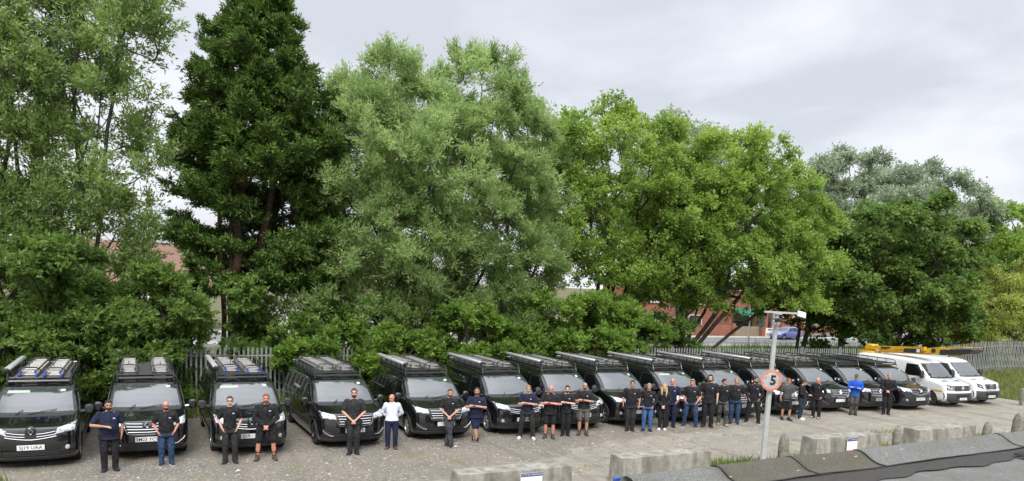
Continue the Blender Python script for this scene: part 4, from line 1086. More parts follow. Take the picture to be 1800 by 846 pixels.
# ---------------------------------------------------------------- the two white vans
def white_van(u, n, yaw, kind, lab, plate):
    k = .93
    CR = Body([(.25, .15, .86, .55, 5.5), (.33, .05, .93, .52, 5.55), (.45, .0, .96, .50, 5.58), (.60, .0, .965, .50, 5.58), (.72, .03, .965, .50, 5.58), (.85, .06, .965, .50, 5.58),
               (1.0, .10, .963, .48, 5.58), (1.06, .16, .962, .50, 5.57), (1.10, .30, .96, .52, 5.57), (1.16, .55, .957, .50, 5.56), (1.22, .80, .953, .46, 5.56), (1.265, .98, .95, .40, 5.55), (1.30, 1.07, .945, .36, 5.55),
               (1.50, 1.28, .925, .34, 5.54), (1.75, 1.56, .895, .34, 5.53), (1.92, 1.75, .87, .36, 5.51), (2.0, 1.90, .85, .42, 5.48), (2.06, 2.10, .815, .5, 5.42), (2.105, 2.4, .74, .7, 5.30), (2.13, 2.8, .58, .9, 5.1), (2.14, 3.1, .4, .8, 4.9)], 3.1)
    zs = [.25, .29, .33, .39, .45, .52, .60, .66, .72, .78, .85, .92, 1.0, 1.03, 1.06, 1.08, 1.10, 1.13, 1.16, 1.19, 1.22, 1.245, 1.265, 1.28, 1.30, 1.40, 1.50, 1.62, 1.75, 1.84, 1.92, 1.96, 2.0, 2.03, 2.06, 2.085, 2.105, 2.12, 2.13, 2.14]
    root = thing('white_van', lab, 'van', (u, n, 0), R(yaw), 'white vans')
    me = cut_wheels(CR.mesh(zs, 'body'), 'body', M_white, (1.0, 4.55), .965, .395)
    link('body', me, root)
    add_wheels(root, (1.0, 4.55), .965, 'steel')
    ws = CR.fpatch([(-.78, 1.31), (.78, 1.31), (.70, 1.90), (-.70, 1.90)], 14, 8, .007, .01).build('windscreen', M_wind, root)
    CR.fpatch([(-.83, 1.275), (.83, 1.275), (.74, 1.925), (-.74, 1.925)], 14, 8, .003, .006).build('screen_surround', M_plastic, ws)
    for s in (-1, 1):
        w = CR.spatch([(1.30, 1.33), (2.45, 1.30), (2.45, 1.87), (1.76, 1.87)], s, 8, 5, .006, .008).build('side_window', M_side, root)
        CR.spatch([(1.62, 1.32), (1.665, 1.32), (1.665, 1.62), (1.62, 1.57)], s, 2, 3, .011, .008).build('pillar', M_plastic, w)
        d = CR.spatch([(1.15, .50), (2.52, .45), (2.52, 1.27), (1.15, 1.29)], s, 8, 6, .0035, .006).build('door', M_white, root)
        MB().tube([CR.side(2.2, 1.1, s, .012), CR.side(2.28, 1.1, s, .04), CR.side(2.42, 1.1, s, .04), CR.side(2.46, 1.1, s, .012)], .018, 6).build('handle', M_plastic, d)
        CR.spatch([(1.45, .58), (4.1, .58), (4.1, .72), (1.45, .72)], s, 10, 2, .014, .014).build('side_moulding', M_dkgrey, root)
        CR.spatch([(2.65, .80), (4.0, .80), (4.0, 1.80), (2.65, 1.80)], s, 8, 5, .0035, .006).build('side_panel', M_white, root)
        mm = MB(); mm.tube([(s * .93, 1.42, 1.30), (s * 1.06, 1.40, 1.36)], .04, 8); mm.box((s * 1.12, 1.39, 1.44), (.20, .13, .36), bev=.045)
        mi = mm.build('mirror', M_plastic, root); MB().box((s * 1.12, 1.458, 1.44), (.16, .008, .3)).build('mirror_glass', M_side, mi, False)
        CR.fpatch([(s * .30, 1.10 + .08), (s * .62, 1.18), (s * .62, 1.205), (s * .30, 1.205)], 6, 2, .006, .006).build('bonnet_vent', M_plastic, root)
        wa = MB(); a = CR.front(s * .12 - .28, 1.27, .02); b = CR.front(s * .36 + .10, 1.36, .028); wa.tube([a, (a + b) / 2, b], [.014, .011, .008], 6); wa.build('wiper', M_ink, root)
        if kind == 'square':
            h = CR.fpatch([(s * .54, .83), (s * .86, .83), (s * .88, 1.08), (s * .54, 1.03)], 8, 4, .009, .008).build('headlight', M_darklens, root)
            CR.fpatch([(s * .60, .86), (s * .72, .86), (s * .72, .98), (s * .60, .97)], 4, 3, .013, .004).build('reflector', M_lens, h)
            CR.fpatch([(s * .74, .87), (s * .83, .87), (s * .84, 1.02), (s * .74, 1.0)], 4, 3, .013, .004).build('reflector', M_lens, h)
        else:
            h = CR.fpatch([(s * .52, .80), (s * .80, .88), (s * .88, 1.08), (s * .62, 1.00)], 8, 4, .009, .008).build('headlight', M_darklens, root)
            CR.fpatch([(s * .62, .87), (s * .76, .91), (s * .79, .99), (s * .66, .95)], 4, 3, .013, .004).build('reflector', M_lens, h)
    CR.fpatch([(-.93, .27), (.93, .27), (.955, .70), (-.955, .70)], 20, 6, .010, .012).build('bumper', M_dkgrey, root)
    CR.fpatch([(-.42, .47), (.42, .47), (.46, .62), (-.46, .62)], 10, 3, .016, .008).build('lower_grille', M_ink, root)
    if kind == 'square':
        g = CR.fpatch([(-.52, .80), (.52, .80), (.52, 1.04), (-.52, 1.04)], 12, 4, .008, .008).build('grille', M_plastic, root)
        for z in (.845, .905, .965, 1.02): link('grille_bar', path_front(CR, [(x, z) for x in np.linspace(-.50, .50, 9)], .016, .013, 6, mat('grille_grey', (.22, .22, .225), .4, .5), 'grille_bar'), g)
        y = CR.front(0, .93).y - .03
        bd = MB(); bd.lathe([(.115, -.012), (.095, -.02), (.092, .0), (.115, .012)], 28, 'y', (0, y, .93), close=True)
        bd.tube([(-.055, y - .012, .99), (-.02, y - .014, .92)], .009, 5); bd.tube([(.055, y - .012, .99), (.02, y - .014, .92)], .009, 5); bd.tube([(-.02, y - .014, .92), (0, y - .014, .96), (.02, y - .014, .92)], .009, 5)
        bd.tube([(-.085, y - .012, .95), (-.045, y - .014, .86), (0, y - .014, .93), (.045, y - .014, .86), (.085, y - .012, .95)], .009, 5)
        bd.build('badge', M_chrome, g)
        MB().lathe([(.0001, .0), (.1, .0), (.1, .02)], 24, 'y', (0, y, .93)).build('badge_mount', M_plastic, g)
        for s in (-1,): CR.spatch([(.36, .72), (.92, .735), (.92, .80), (.40, .80)], s, 6, 2, .008, .005).build('side_flash', M_yellow, root)
    else:
        g = CR.fpatch([(-.40, .78), (.40, .78), (.47, 1.03), (-.47, 1.03)], 12, 4, .008, .008).build('grille', M_plastic, root)
        for z in (.84, .905, .965): link('grille_bar', path_front(CR, [(x, z) for x in np.linspace(-.42, .42, 9)], .016, .014, 6, mat('grille_grey', (.22, .22, .225), .4, .5), 'grille_bar'), g)
        fr = [(-.48, 1.04), (-.45, .88), (-.40, .775), (-.3, .755), (0, .75)]
        link('grille_frame', path_front(CR, fr + [(-x, z) for x, z in fr[-2::-1]], .014, .026, 6, M_white, 'grille_frame', .7), g)
        y = CR.front(0, .91).y - .035
        bd = MB(); bd.lathe([(.125, -.01), (.107, -.016), (.105, .0), (.125, .01)], 28, 'y', (0, y, .91), close=True)
        for a in (90, 210, 330): bd.tube([(0, y - .012, .91), (.108 * math.cos(R(a)), y - .008, .91 + .108 * math.sin(R(a)))], [.017, .006], 6)
        bd.build('badge', M_chrome, g)
    y = CR.front(0, .44).y - .034
    p = MB().box((0, y, .435), (.52, .012, .111), bev=.003).build('number_plate', M_plate, root)
    link('lettering', text_mesh(plate, .095, M_ink), p, (0, y - .0085, .433))
    return root
w1 = white_van(34.35, 21.95, -1., 'square', 'white van carrying a yellow access boom on its roof', 'YO68 KVH')
w2 = white_van(37.02, 22.25, -1., 'swept', 'rightmost white van with star badge and no boom', 'YK16 WMF')
def boom(root):
    bm = bpy.data.objects.new('access_boom', None); COL.objects.link(bm); bm.parent = root; bm.location = (0, 0, -.12)
    x = -.12
    ped = MB().box((x, 5.15, 2.22), (.9, .8, .22), bev=.03); ped.box((x, 5.15, 2.48), (.5, .5, .42), bev=.05); ped.build('pedestal', M_yellow, bm)
    a = MB(); 
    def beam(p0, p1, w, h0, h1):
        p0, p1 = Vector(p0), Vector(p1); vs = []
        for p, h in ((p0, h0), (p1, h1)):
            for sx in (-1, 1):
                for sz in (-1, 1): vs.append((p.x + sx * w / 2, p.y, p.z + sz * h / 2))
        a.add(vs, [(0, 1, 3, 2), (4, 6, 7, 5), (0, 4, 5, 1), (2, 3, 7, 6), (0, 2, 6, 4), (1, 5, 7, 3)])
    beam((x - .2, 5.35, 2.50), (x - .2, 1.95, 2.74), .20, .17, .19)
    a.build('arm', M_yellow, bm, False)
    a = MB(); beam((x + .12, 4.7, 2.36), (x + .12, 1.9, 2.56), .16, .14, .2); a.build('arm', M_yellow, bm, False)
    a = MB(); beam((x + .02, 2.25, 2.60), (x + .02, 1.35, 2.70), .26, .20, .36); beam((x + .02, 1.35, 2.70), (x + .02, .95, 2.78), .26, .36, .16); a.build('knuckle', M_yellow, bm, False)
    MB().lathe([(.0001, -.20), (.10, -.20), (.10, .20), (.0001, .20)], 16, 'x', (x + .02, 1.55, 2.70)).build('pivot', M_plastic, bm)
    a = MB(); beam((x - .34, 3.0, 2.56), (x - .34, 2.1, 2.62), .05, .20, .22); a.build('guard', M_plastic, bm, False)
    MB().box((x - .37, 2.2, 2.62), (.02, .16, .16)).build('plate', M_white, bm, False)
    a = MB(); beam((x - .1, 1.0, 2.66), (x - .1, -.35, 2.84), .74, .24, .24); beam((x - .1, -.35, 2.84), (x - .1, -.6, 2.90), .74, .24, .06); a.build('bucket', M_plastic, bm, False)
    for sx in (-.36, .16): MB().tube([(x + sx, 1.1, 2.80), (x + sx, .2, 2.99), (x + sx, -.5, 3.02)], .022, 6).build('bucket_rail', M_yellow, bm)
    a = MB(); beam((x - .1, .8, 2.50), (x - .1, .1, 2.64), .16, .07, .07); a.build('bucket_bracket', M_yellow, bm, False)
    for y, z in ((4.5, 2.47), (3.6, 2.53), (2.7, 2.60)): MB().tube([(x - .31, y, z), (x - .31, y - .5, z + .04)], .014, 5).build('hose', M_ink, bm)
    MB().box((x - .302, 4.1, 2.585), (.004, .55, .09), rot=(R(-4), 0, 0)).build('decal', M_ink, bm, False)
    c = MB().tube([(x + .1, 4.9, 2.35), (x + .1, 3.2, 2.42)], [.05, .05], 10); c.tube([(x + .1, 3.2, 2.42), (x + .1, 2.4, 2.50)], .03, 8); c.build('ram', M_steel, bm)
    MB().box((x + .2, 3.2, 2.17), (.5, .3, .1), bev=.02).build('cradle', M_white, bm)
boom(w1)
bcn = MB().lathe([(.07, 2.12), (.07, 2.15), (.05, 2.17), (.04, 2.20), (.0001, 2.205)], 14, 'z', (.1, 2.6, 0)).build('roof_beacon', mat('beacon_grey', (.4, .36, .28), .4), w2)

# ---------------------------------------------------------------- blue hatchback far across the road
def blue_car():
    root = thing('parked_car', 'small light blue hatchback parked across the road beside the banner', 'car', (61.6, 61.2, .05), R(-90 + 8))
    bl = mat('car_blue', (.12, .17, .42), .25, 0, .5, .8)
    C = Body([(.22, .12, .72, .3, 3.85), (.30, .03, .79, .35, 3.95), (.5, 0, .82, .35, 4.0), (.66, .05, .825, .4, 3.98), (.74, .2, .82, .4, 3.95), (.82, .55, .81, .4, 3.93), (.90, .95, .80, .35, 3.9), (1.0, 1.15, .76, .3, 3.82), (1.2, 1.5, .68, .3, 3.65), (1.34, 1.85, .60, .35, 3.4), (1.40, 2.2, .48, .4, 3.1)], 2.8)
    me = cut_wheels(C.mesh([.22, .26, .30, .4, .5, .58, .66, .7, .74, .78, .82, .86, .90, .95, 1.0, 1.1, 1.2, 1.27, 1.34, 1.38, 1.40], 'body'), 'body', bl, (.75, 3.2), .82, .34)
    link('body', me, root)
    C.fpatch([(-.66, .94), (.66, .94), (.55, 1.32), (-.55, 1.32)], 10, 5, .008, .008).build('windscreen', M_side, root)
    for s in (-1, 1):
        C.spatch([(1.35, .93), (2.15, .93), (2.15, 1.30), (1.78, 1.30)], s, 6, 4, .006, .006).build('side_window', M_side, root)
        C.spatch([(2.22, .93), (3.2, .93), (3.0, 1.30), (2.22, 1.30)], s, 6, 4, .006, .006).build('side_window', M_side, root)
        C.fpatch([(s * .45, .58), (s * .74, .6), (s * .74, .70), (s * .5, .68)], 5, 2, .008, .006).build('headlight', M_lens, root)
        MB().box((s * .9, 1.3, .95), (.16, .1, .12), bev=.03).build('mirror', bl, root)
        MB().box((s * .62, 3.97, .75), (.2, .06, .2), bev=.02).build('tail_light', mat('tail_red', (.4, .01, .01), .3), root)
    ty, rim, dk = WH['alloy']
    for y in (.75, 3.2):
        for s in (-1, 1):
            wr = bpy.data.objects.new('wheel', None); COL.objects.link(wr); wr.parent = root; wr.location = (s * .72, y, .29); wr.scale = (.8, .88, .88); wr.rotation_euler = (0, 0, 0 if s < 0 else math.pi)
            link('tyre', ty, wr); link('rim', rim, wr)
blue_car()
# ================================================================== trees
def unit(v): return v / (np.linalg.norm(v, axis=-1, keepdims=True) + 1e-9)
def tubes_np(segs, sides):
    """segs: list of (pts (k,3), radii (k,)) -> verts, quads"""
    V = []; F = []; o = 0
    ang = np.arange(sides) * 2 * math.pi / sides
    for P, r in segs:
        P = np.asarray(P, float); k = len(P)
        d = np.gradient(P, axis=0); d = unit(d)
        ref = np.where(np.abs(d[:, 2:3]) < .92, np.array([[0, 0, 1.]]), np.array([[1., 0, 0]]))
        a = unit(np.cross(d, ref)); b = np.cross(a, d)
        ring = P[:, None] + (a[:, None] * np.cos(ang)[None, :, None] + b[:, None] * np.sin(ang)[None, :, None]) * np.asarray(r)[:, None, None]
        V.append(ring.reshape(-1, 3))
        i = np.arange(k - 1)[:, None] * sides; j = np.arange(sides)[None]; j2 = (j + 1) % sides
        F.append(np.stack([i + j, i + j2, i + sides + j2, i + sides + j], 2).reshape(-1, 4) + o); o += k * sides
    return np.concatenate(V), np.concatenate(F)
def leaf_cloud(pos, axis, nrm, L, W, rng, fold=.25, tri=False):
    """diamond leaves: base, side, tip, side"""
    n = len(pos)
    if tri:
        axis = unit(axis); side = unit(np.cross(axis, nrm)); w = side * (W * .5)[:, None]; b0 = pos + axis * (L * .12)[:, None]
        return np.stack([b0 - w, b0 + w, pos + axis * L[:, None]], 1).reshape(-1, 3), np.arange(n * 3).reshape(n, 3)
    axis = unit(axis); side = unit(np.cross(axis, nrm)); nn = np.cross(side, axis)
    L = L[:, None]; W = W[:, None]
    v0 = pos; v2 = pos + axis * L; mid = pos + axis * L * .45 + nn * W * fold
    v1 = mid + side * W * .5; v3 = mid - side * W * .5
    V = np.stack([v0, v1, v2, v3], 1).reshape(-1, 3)
    F = np.arange(n * 4).reshape(n, 4)
    return V, F
def skeleton(rng, stems, clumps, sag=.15, r_tip=.018, expo=.46, zbias=.6, nh=0):
    """stems: list of polylines; every clump centre is joined to the growing skeleton by a bent limb"""
    nodes = []; parent = []
    for st in stems:
        prev = -1
        for p in st: nodes.append(np.array(p, float)); parent.append(prev); prev = len(nodes) - 1
    axis0 = np.mean([st[0] for st in stems], axis=0)
    order = np.argsort(np.linalg.norm((clumps - axis0) * np.array([1, 1, .55]), axis=1))
    if nh: order = np.concatenate([order[order < nh], order[order >= nh]])
    tips = np.zeros(len(clumps), int)
    A = np.array(nodes)
    for ci in order:
        c = clumps[ci]
        d = A - c; dist = np.linalg.norm(d, axis=1)
        cost = dist + zbias * np.maximum(0, A[:, 2] - c[2] + .35 * np.linalg.norm(d[:, :2], axis=1)) * 1.6 + (A[:, 2] < axis0[2] + .8) * 6
        j = int(np.argmin(cost)); p = A[j]
        k = max(2, min(5, int(dist[j] / .8) + 1)); new = []
        for i in range(1, k + 1):
            t = i / k; q = p + (c - p) * t
            q = q + np.array([0, 0, (1 if c[2] > p[2] else -1) * sag * dist[j] * math.sin(t * math.pi) * -.5]) + (rng.normal(0, .06 * dist[j] / k, 3) if i < k else 0)
            new.append(q)
        pr = j
        for q in new: nodes.append(q); parent.append(pr); pr = len(nodes) - 1
        A = np.vstack([A, np.array(new)]); tips[ci] = pr
    n = len(nodes); w = np.zeros(n); w[tips] += 1
    for i in range(n - 1, -1, -1):
        if parent[i] >= 0: w[parent[i]] += w[i]
    rad = r_tip * np.maximum(w, .6) ** expo
    ch = [[] for _ in range(n)]
    for i, p in enumerate(parent):
        if p >= 0: ch[p].append(i)
    segs = []
    heads = [i for i in range(n) if parent[i] < 0]
    stack = [(h, None) for h in heads]
    while stack:
        i, frm = stack.pop()
        pts = []; rr = []
        if frm is not None: pts.append(A[frm]); rr.append(min(rad[frm], rad[i] * 1.25))
        cur = i
        while True:
            pts.append(A[cur]); rr.append(rad[cur])
            if not ch[cur]: break
            main = max(ch[cur], key=lambda q: w[q])
            for q in ch[cur]:
                if q != main: stack.append((q, cur))
            cur = main
        if len(pts) > 1: segs.append((np.array(pts), np.array(rr)))
    return segs
def puffs(rng, shape, n, spacing, rad, per, lo, hi, upb=.35, sq=.8, tries=14000):
    """billows: hub points through the crown, each carrying leafy shoots over its upper and outer face"""
    H = sample_clumps(rng, shape, n, spacing, lo, hi, tries)
    ax = H.mean(axis=0); S = []
    for h in H:
        o = (h - ax) * np.array([1, 1, .4]); o = o / (np.linalg.norm(o) + 1e-6)
        d = rng.normal(0, 1, (per, 3)); d /= np.linalg.norm(d, axis=1, keepdims=True); d = d + o * .55 + np.array([0, 0, upb]); d /= np.linalg.norm(d, axis=1, keepdims=True)
        S.append(h + d * np.array([1, 1, sq]) * rad * rng.uniform(.7, 1.1, (per, 1)) * rng.uniform(.75, 1.25))
    return H, np.concatenate(S)
def sample_clumps(rng, shape, n, spacing, lo, hi, tries=14000):
    """poisson-like samples where shape(p) is true"""
    pts = []; P = np.empty((0, 3))
    C = rng.uniform(lo, hi, (tries, 3)); ok = shape(C); C = C[ok]
    for c in C:
        if len(P) and np.min(np.sum(((P - c) * np.array([1, 1, 1.1])) ** 2, axis=1)) < spacing ** 2: continue
        P = np.vstack([P, c]); 
        if len(P) >= n: break
    return P
def grow(name, label, cat, base, stems, clumps, leafm, barkm, nleaf, L, W, cr, seed, droop=0., up=.3, flat=.7, outw=.6, twigs=12, group=None, r_tip=.018, expo=.46, sag=.15, lean=0., zb=.6, jit=.12, tintc=.35, twig_r=.007, leaf_spread=.8, sides=5, cscale=None, nup=.5, spow=.6, tipt=.25, hubs=None, tri=False):
    rng = np.random.default_rng(seed)
    root = thing(name, label, cat, base, 0, group)
    b = np.array(base)
    axis = clumps.mean(axis=0)
    segs = skeleton(rng, stems, clumps if hubs is None else np.concatenate([hubs, clumps]), sag, r_tip, expo, zb, nh=0 if hubs is None else len(hubs))
    # twigs: bundles leaving every clump centre
    nc = len(clumps); K = twigs
    out = clumps - np.array([axis[0], axis[1], 0]) * [1, 1, 0]; out[:, 2] = 0; out = unit(out)
    dirs = rng.normal(0, 1, (nc, K, 3)); dirs = unit(dirs) + out[:, None] * outw + np.array([0, 0, up]); dirs = unit(dirs)
    dirs[..., 2] *= flat
    size = cr * rng.uniform(.75, 1.3, nc) if cscale is None else cr * cscale
    ln = size[:, None] * rng.uniform(.6, 1.15, (nc, K))
    V, F = tubes_np(segs, sides)
    tw = []
    ts = np.array([0, 1.])
    for c in range(nc):
        for k in range(0, K, 3):
            P = clumps[c] + dirs[c, k] * ln[c, k] * ts[:, None]; P[:, 2] -= droop * .5 * ln[c, k] * ts ** 2
            tw.append((P, np.array([twig_r * 1.5, twig_r * .5])))
    V2, F2 = tubes_np(tw, 3)
    # limbs and twigs are one trunk part; needles and leaves the crown
    link('trunk', np_mesh('trunk', np.concatenate([V, V2]) - b, np.concatenate([F, F2 + len(V)]), barkm, smooth=True), root)
    ci = rng.choice(nc, nleaf, p=size ** 2.2 / np.sum(size ** 2.2)); ki = rng.integers(0, K, nleaf)
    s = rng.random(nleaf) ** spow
    d = dirs[ci, ki]; l = ln[ci, ki]
    pos = clumps[ci] + d * (l * s)[:, None] + rng.normal(0, 1, (nleaf, 3)) * (jit * size[ci])[:, None]
    pos[:, 2] -= droop * .5 * l * s ** 2
    ax = d * .7 + rng.normal(0, leaf_spread, (nleaf, 3)) * .6; ax[:, 2] -= droop * .8
    nr = rng.normal(0, .7, (nleaf, 3)); nr[:, 2] += nup
    LL = L * rng.uniform(.6, 1.25, nleaf); WW = W * rng.uniform(.65, 1.25, nleaf)
    Vl, Fl = leaf_cloud(pos - b, ax, unit(nr), LL, WW, rng, tri=tri)
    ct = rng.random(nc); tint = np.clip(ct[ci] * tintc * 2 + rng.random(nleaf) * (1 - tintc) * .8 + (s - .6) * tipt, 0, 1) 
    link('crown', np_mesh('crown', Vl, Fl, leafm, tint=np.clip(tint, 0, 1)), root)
    return root
def blob(c, r, p=2.0, hole=.0, seed=0, rough=.22, freq=.9):
    """superellipsoid with a lumpy outline; hole drops the innermost clumps"""
    ph = np.random.default_rng(seed).uniform(0, 6.28, 6)
    c = np.array(c, float); r = np.array(r, float)
    def f(P):
        q = (P - c) / r; d = np.sum(np.abs(q) ** p, axis=1) ** (1 / p)
        w = P * freq
        lump = np.sin(w[:, 0] + ph[0]) * np.sin(w[:, 2] * 1.1 + ph[1]) + .7 * np.sin(w[:, 1] * 1.2 + ph[2] + w[:, 2]) + .5 * np.sin(w[:, 0] * 2.1 + w[:, 2] * 1.7 + ph[3])
        return (d < 1 + rough * lump * .5) & (d > hole)
    return f
def stem_line(rng, p0, p1, k=6, bend=.25):
    p0, p1 = np.array(p0, float), np.array(p1, float); t = np.linspace(0, 1, k)[:, None]
    P = p0 + (p1 - p0) * t; P[1:-1] += rng.normal(0, bend, (k - 2, 3)) * np.array([1, 1, .2]); return P

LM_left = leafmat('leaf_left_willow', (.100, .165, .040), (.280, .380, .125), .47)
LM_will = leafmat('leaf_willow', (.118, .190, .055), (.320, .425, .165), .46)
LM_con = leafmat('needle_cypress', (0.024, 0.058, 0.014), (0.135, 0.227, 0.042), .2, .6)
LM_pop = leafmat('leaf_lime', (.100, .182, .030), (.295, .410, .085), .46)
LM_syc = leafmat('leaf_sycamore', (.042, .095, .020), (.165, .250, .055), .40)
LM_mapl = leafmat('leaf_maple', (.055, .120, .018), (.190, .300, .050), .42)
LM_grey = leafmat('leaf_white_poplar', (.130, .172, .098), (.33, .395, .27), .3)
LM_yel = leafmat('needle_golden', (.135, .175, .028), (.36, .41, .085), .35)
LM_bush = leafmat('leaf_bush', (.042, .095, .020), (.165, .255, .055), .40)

def T_left(u, n, h, rx, seed, label, nleaf, stems_n=4, wob=0.):
    rng = np.random.default_rng(seed); z0 = float(terrain(u, n)) - .1
    tops = [(u + rng.uniform(-.6, .6) * rx, n + rng.uniform(-.5, .5) * rx, h * rng.uniform(.72, .93)) for _ in range(stems_n)]
    stems = [stem_line(rng, (u + rng.normal(0, .18), n + rng.normal(0, .18), z0), t, 9, .22) for t in tops]
    sh = blob((u, n, h * .60), (rx, rx * .9, h * .44), 2.4, .0, seed, .35, .8)
    hb, cl = puffs(rng, sh, 50, 1.6, 1.0, 6, (u - rx * 1.3, n - rx * 1.3, 3.2), (u + rx * 1.3, n + rx * 1.3, h * 1.05), .5, 1.2)
    grow('broadleaf_tree', label, 'tree', (u, n, z0), stems, cl, LM_left, M_bark_grey, nleaf, .20, .075, .80, seed, hubs=hb, tri=True, droop=.1, up=.7, flat=1.1, outw=.25, twigs=11, group='tall trees behind the fence', r_tip=.010, expo=.5, jit=.10, tintc=.3)
T_left(-4.7, 32.3, 17.6, 2.1, 3, 'tall airy tree at the left picture edge behind the first van', 66000, 4)
T_left(-2.1, 31.8, 17.2, 1.8, 5, 'tall airy multi-stemmed tree left of the dark conifer', 64000, 5)
T_left(-7.6, 31.0, 16.0, 2.6, 7, 'tall tree mostly outside the left picture edge', 30000, 3)

def conifer():
    rng = np.random.default_rng(21); u, n = 3.35, 32.0; z0 = float(terrain(u, n)) - .1
    stems = [stem_line(rng, (2.75, 32, z0), (3.6, 32, 15.6), 12, .12), stem_line(rng, (2.45, 31.9, z0), (2.4, 31.8, 11.5), 9, .1), stem_line(rng, (3.0, 32.1, z0), (5.3, 32.3, 12.5), 9, .12), stem_line(rng, (2.65, 32.3, z0), (3.2, 32.6, 13), 9, .1)]
    cl = []; cs = []; hb = []
    def r_at(z):   # crown half width with height
        return np.interp(z, [4.0, 5.0, 7.0, 9.0, 11.5, 13.5, 15.2, 16.5], [2.7, 3.3, 3.2, 3.1, 2.6, 2.0, 1.25, .3])
    z = 4.3; lev = 0
    while z < 16.4:
        r0 = float(r_at(z)); cx = 3.9 + .1 * math.sin(z * 1.3); m = max(4, int(r0 * 2.9)); ph = rng.uniform(0, 6.28)
        for i in range(m):
            a = ph + 2 * math.pi * (i + rng.uniform(-.3, .3)) / m
            r = r0 * rng.uniform(.72, 1.12)
            if z < 7.6 and math.cos(a) < -.1 and rng.random() < .55: continue
            if 5.6 < z < 8.6 and math.sin(a) < .1 and abs(math.cos(a)) < .8 and rng.random() < .82: continue
            zz = z + rng.uniform(-.2, .2)
            for t in (.42, .60, .76, .90, 1.02):
                for q in ((0,) if t > 1 else (-1, 1)):
                    sp = q * .34 * (1.15 - t) * r * rng.uniform(.5, 1.1) + rng.normal(0, .05)
                    cl.append((cx + r * t * math.cos(a) - sp * math.sin(a), 32 + (r * t * math.sin(a) + sp * math.cos(a)) * .95, zz - .16 * r * t + .30 * r * t ** 3 + rng.normal(0, .05)))
                    cs.append(rng.uniform(.75, 1.15) * (1.1 if t < .95 else .8) * float(np.interp(z, [4, 12, 16.4], [1.1, 1., .72])))
            hb.append((cx + r * .3 * math.cos(a), 32 + r * .3 * math.sin(a), zz - .05))
        z += .46; lev += 1
    cl = np.array(cl)
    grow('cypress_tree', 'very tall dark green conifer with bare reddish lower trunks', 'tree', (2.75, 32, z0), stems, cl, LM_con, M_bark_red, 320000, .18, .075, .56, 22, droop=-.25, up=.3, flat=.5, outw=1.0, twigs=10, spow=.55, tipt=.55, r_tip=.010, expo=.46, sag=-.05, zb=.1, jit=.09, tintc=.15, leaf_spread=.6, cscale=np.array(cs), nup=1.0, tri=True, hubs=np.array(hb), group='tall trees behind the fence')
conifer()

def willow():
    rng = np.random.default_rng(31); u, n = 11.6, 32.4; z0 = float(terrain(u, n)) - .1
    stems = [stem_line(rng, (u + dx, n + dy, z0), (tx, ty, tz), 9, .28) for dx, dy, tx, ty, tz in ((-.3, 0, 9.2, 32, 13.5), (.1, .2, 11.5, 32.6, 14.5), (.3, -.1, 13.5, 32.2, 13.5), (-.5, .1, 8.2, 31.6, 8.5), (.6, 0, 15.8, 32, 11), (0, -.3, 12.4, 31, 11))]
    A = blob((11.5, 32.4, 8.0), (4.7, 3.2, 5.6), 3.0, .2, 4, .10, .9)
    B = blob((9.4, 31.3, 7.2), (2.1, 2.0, 4.2), 2.2, .2, 5, .25, .9)
    C = blob((14.5, 31.2, 6.2), (2.2, 2.0, 5.4), 2.4, .2, 6, .25, .9)
    D = blob((15.4, 33.2, 9.4), (1.8, 1.8, 3.0), 2.2, .2, 7, .25, .9)
    G = blob((8.6, 30.8, 3.0), (3.4, 1.4, 1.7), 2.2, .0, 8, .2, .9)
    sh = lambda P: A(P) | B(P) | C(P) | D(P) | G(P)
    hb, cl = puffs(rng, sh, 230, 1.5, 1.15, 6, (5.5, 28.6, 1.6), (20, 36, 16.8), .5, 1.0, 22000)
    grow('willow_tree', 'huge pale grey-green willow in the middle with many leaning trunks', 'tree', (u, n, z0), stems, cl, LM_will, M_bark, 370000, .205, .062, .78, 32, hubs=hb, tri=True, droop=.05, up=.8, flat=1.1, outw=.45, twigs=12, r_tip=.010, expo=.47, jit=.10, tintc=.38, group='tall trees behind the fence')
willow()

def lime(u, n, seed, label, parts, stems, nleaf, lo, hi, nc, base):
    rng = np.random.default_rng(seed); z0 = float(terrain(u, n)) - .1
    st = [stem_line(rng, (base[0] + rng.normal(0, .1), base[1], z0), t, 8, .2) for t in stems]
    bl = [blob(c, r, 2.4, h * .5, seed + i, .10, .75) for i, (c, r, h) in enumerate(parts)]
    sh = lambda P: np.any([b(P) for b in bl], axis=0)
    hb, cl = puffs(rng, sh, nc, 1.65, 1.2, 7, lo, hi, .4, .8, 22000)
    grow('lime_tree', label, 'tree', (base[0], base[1], z0), st, cl, LM_pop, M_bark, nleaf, .16, .118, .76, seed, hubs=hb, droop=.12, up=.5, flat=.85, outw=.45, twigs=10, r_tip=.011, expo=.5, jit=.11, tintc=.33, group='tall trees behind the fence')
lime(21.5, 33, 41, 'bright green broad tree right of the willow with several upright trunks', [((21.9, 33.2, 9.9), (4.2, 3.0, 3.3), .3), ((20.2, 32.2, 7.2), (1.8, 1.8, 2.4), .1), ((24.6, 32.4, 7.4), (2.2, 2.0, 3.2), .2)],
     [(19.4, 33, 12.5), (21.6, 33.4, 13), (23.6, 33, 12.5), (25, 32.6, 10), (20.4, 32, 9)], 100000, (16, 29, 5.4), (29, 38, 15.6), 190, (22.0, 33.0))
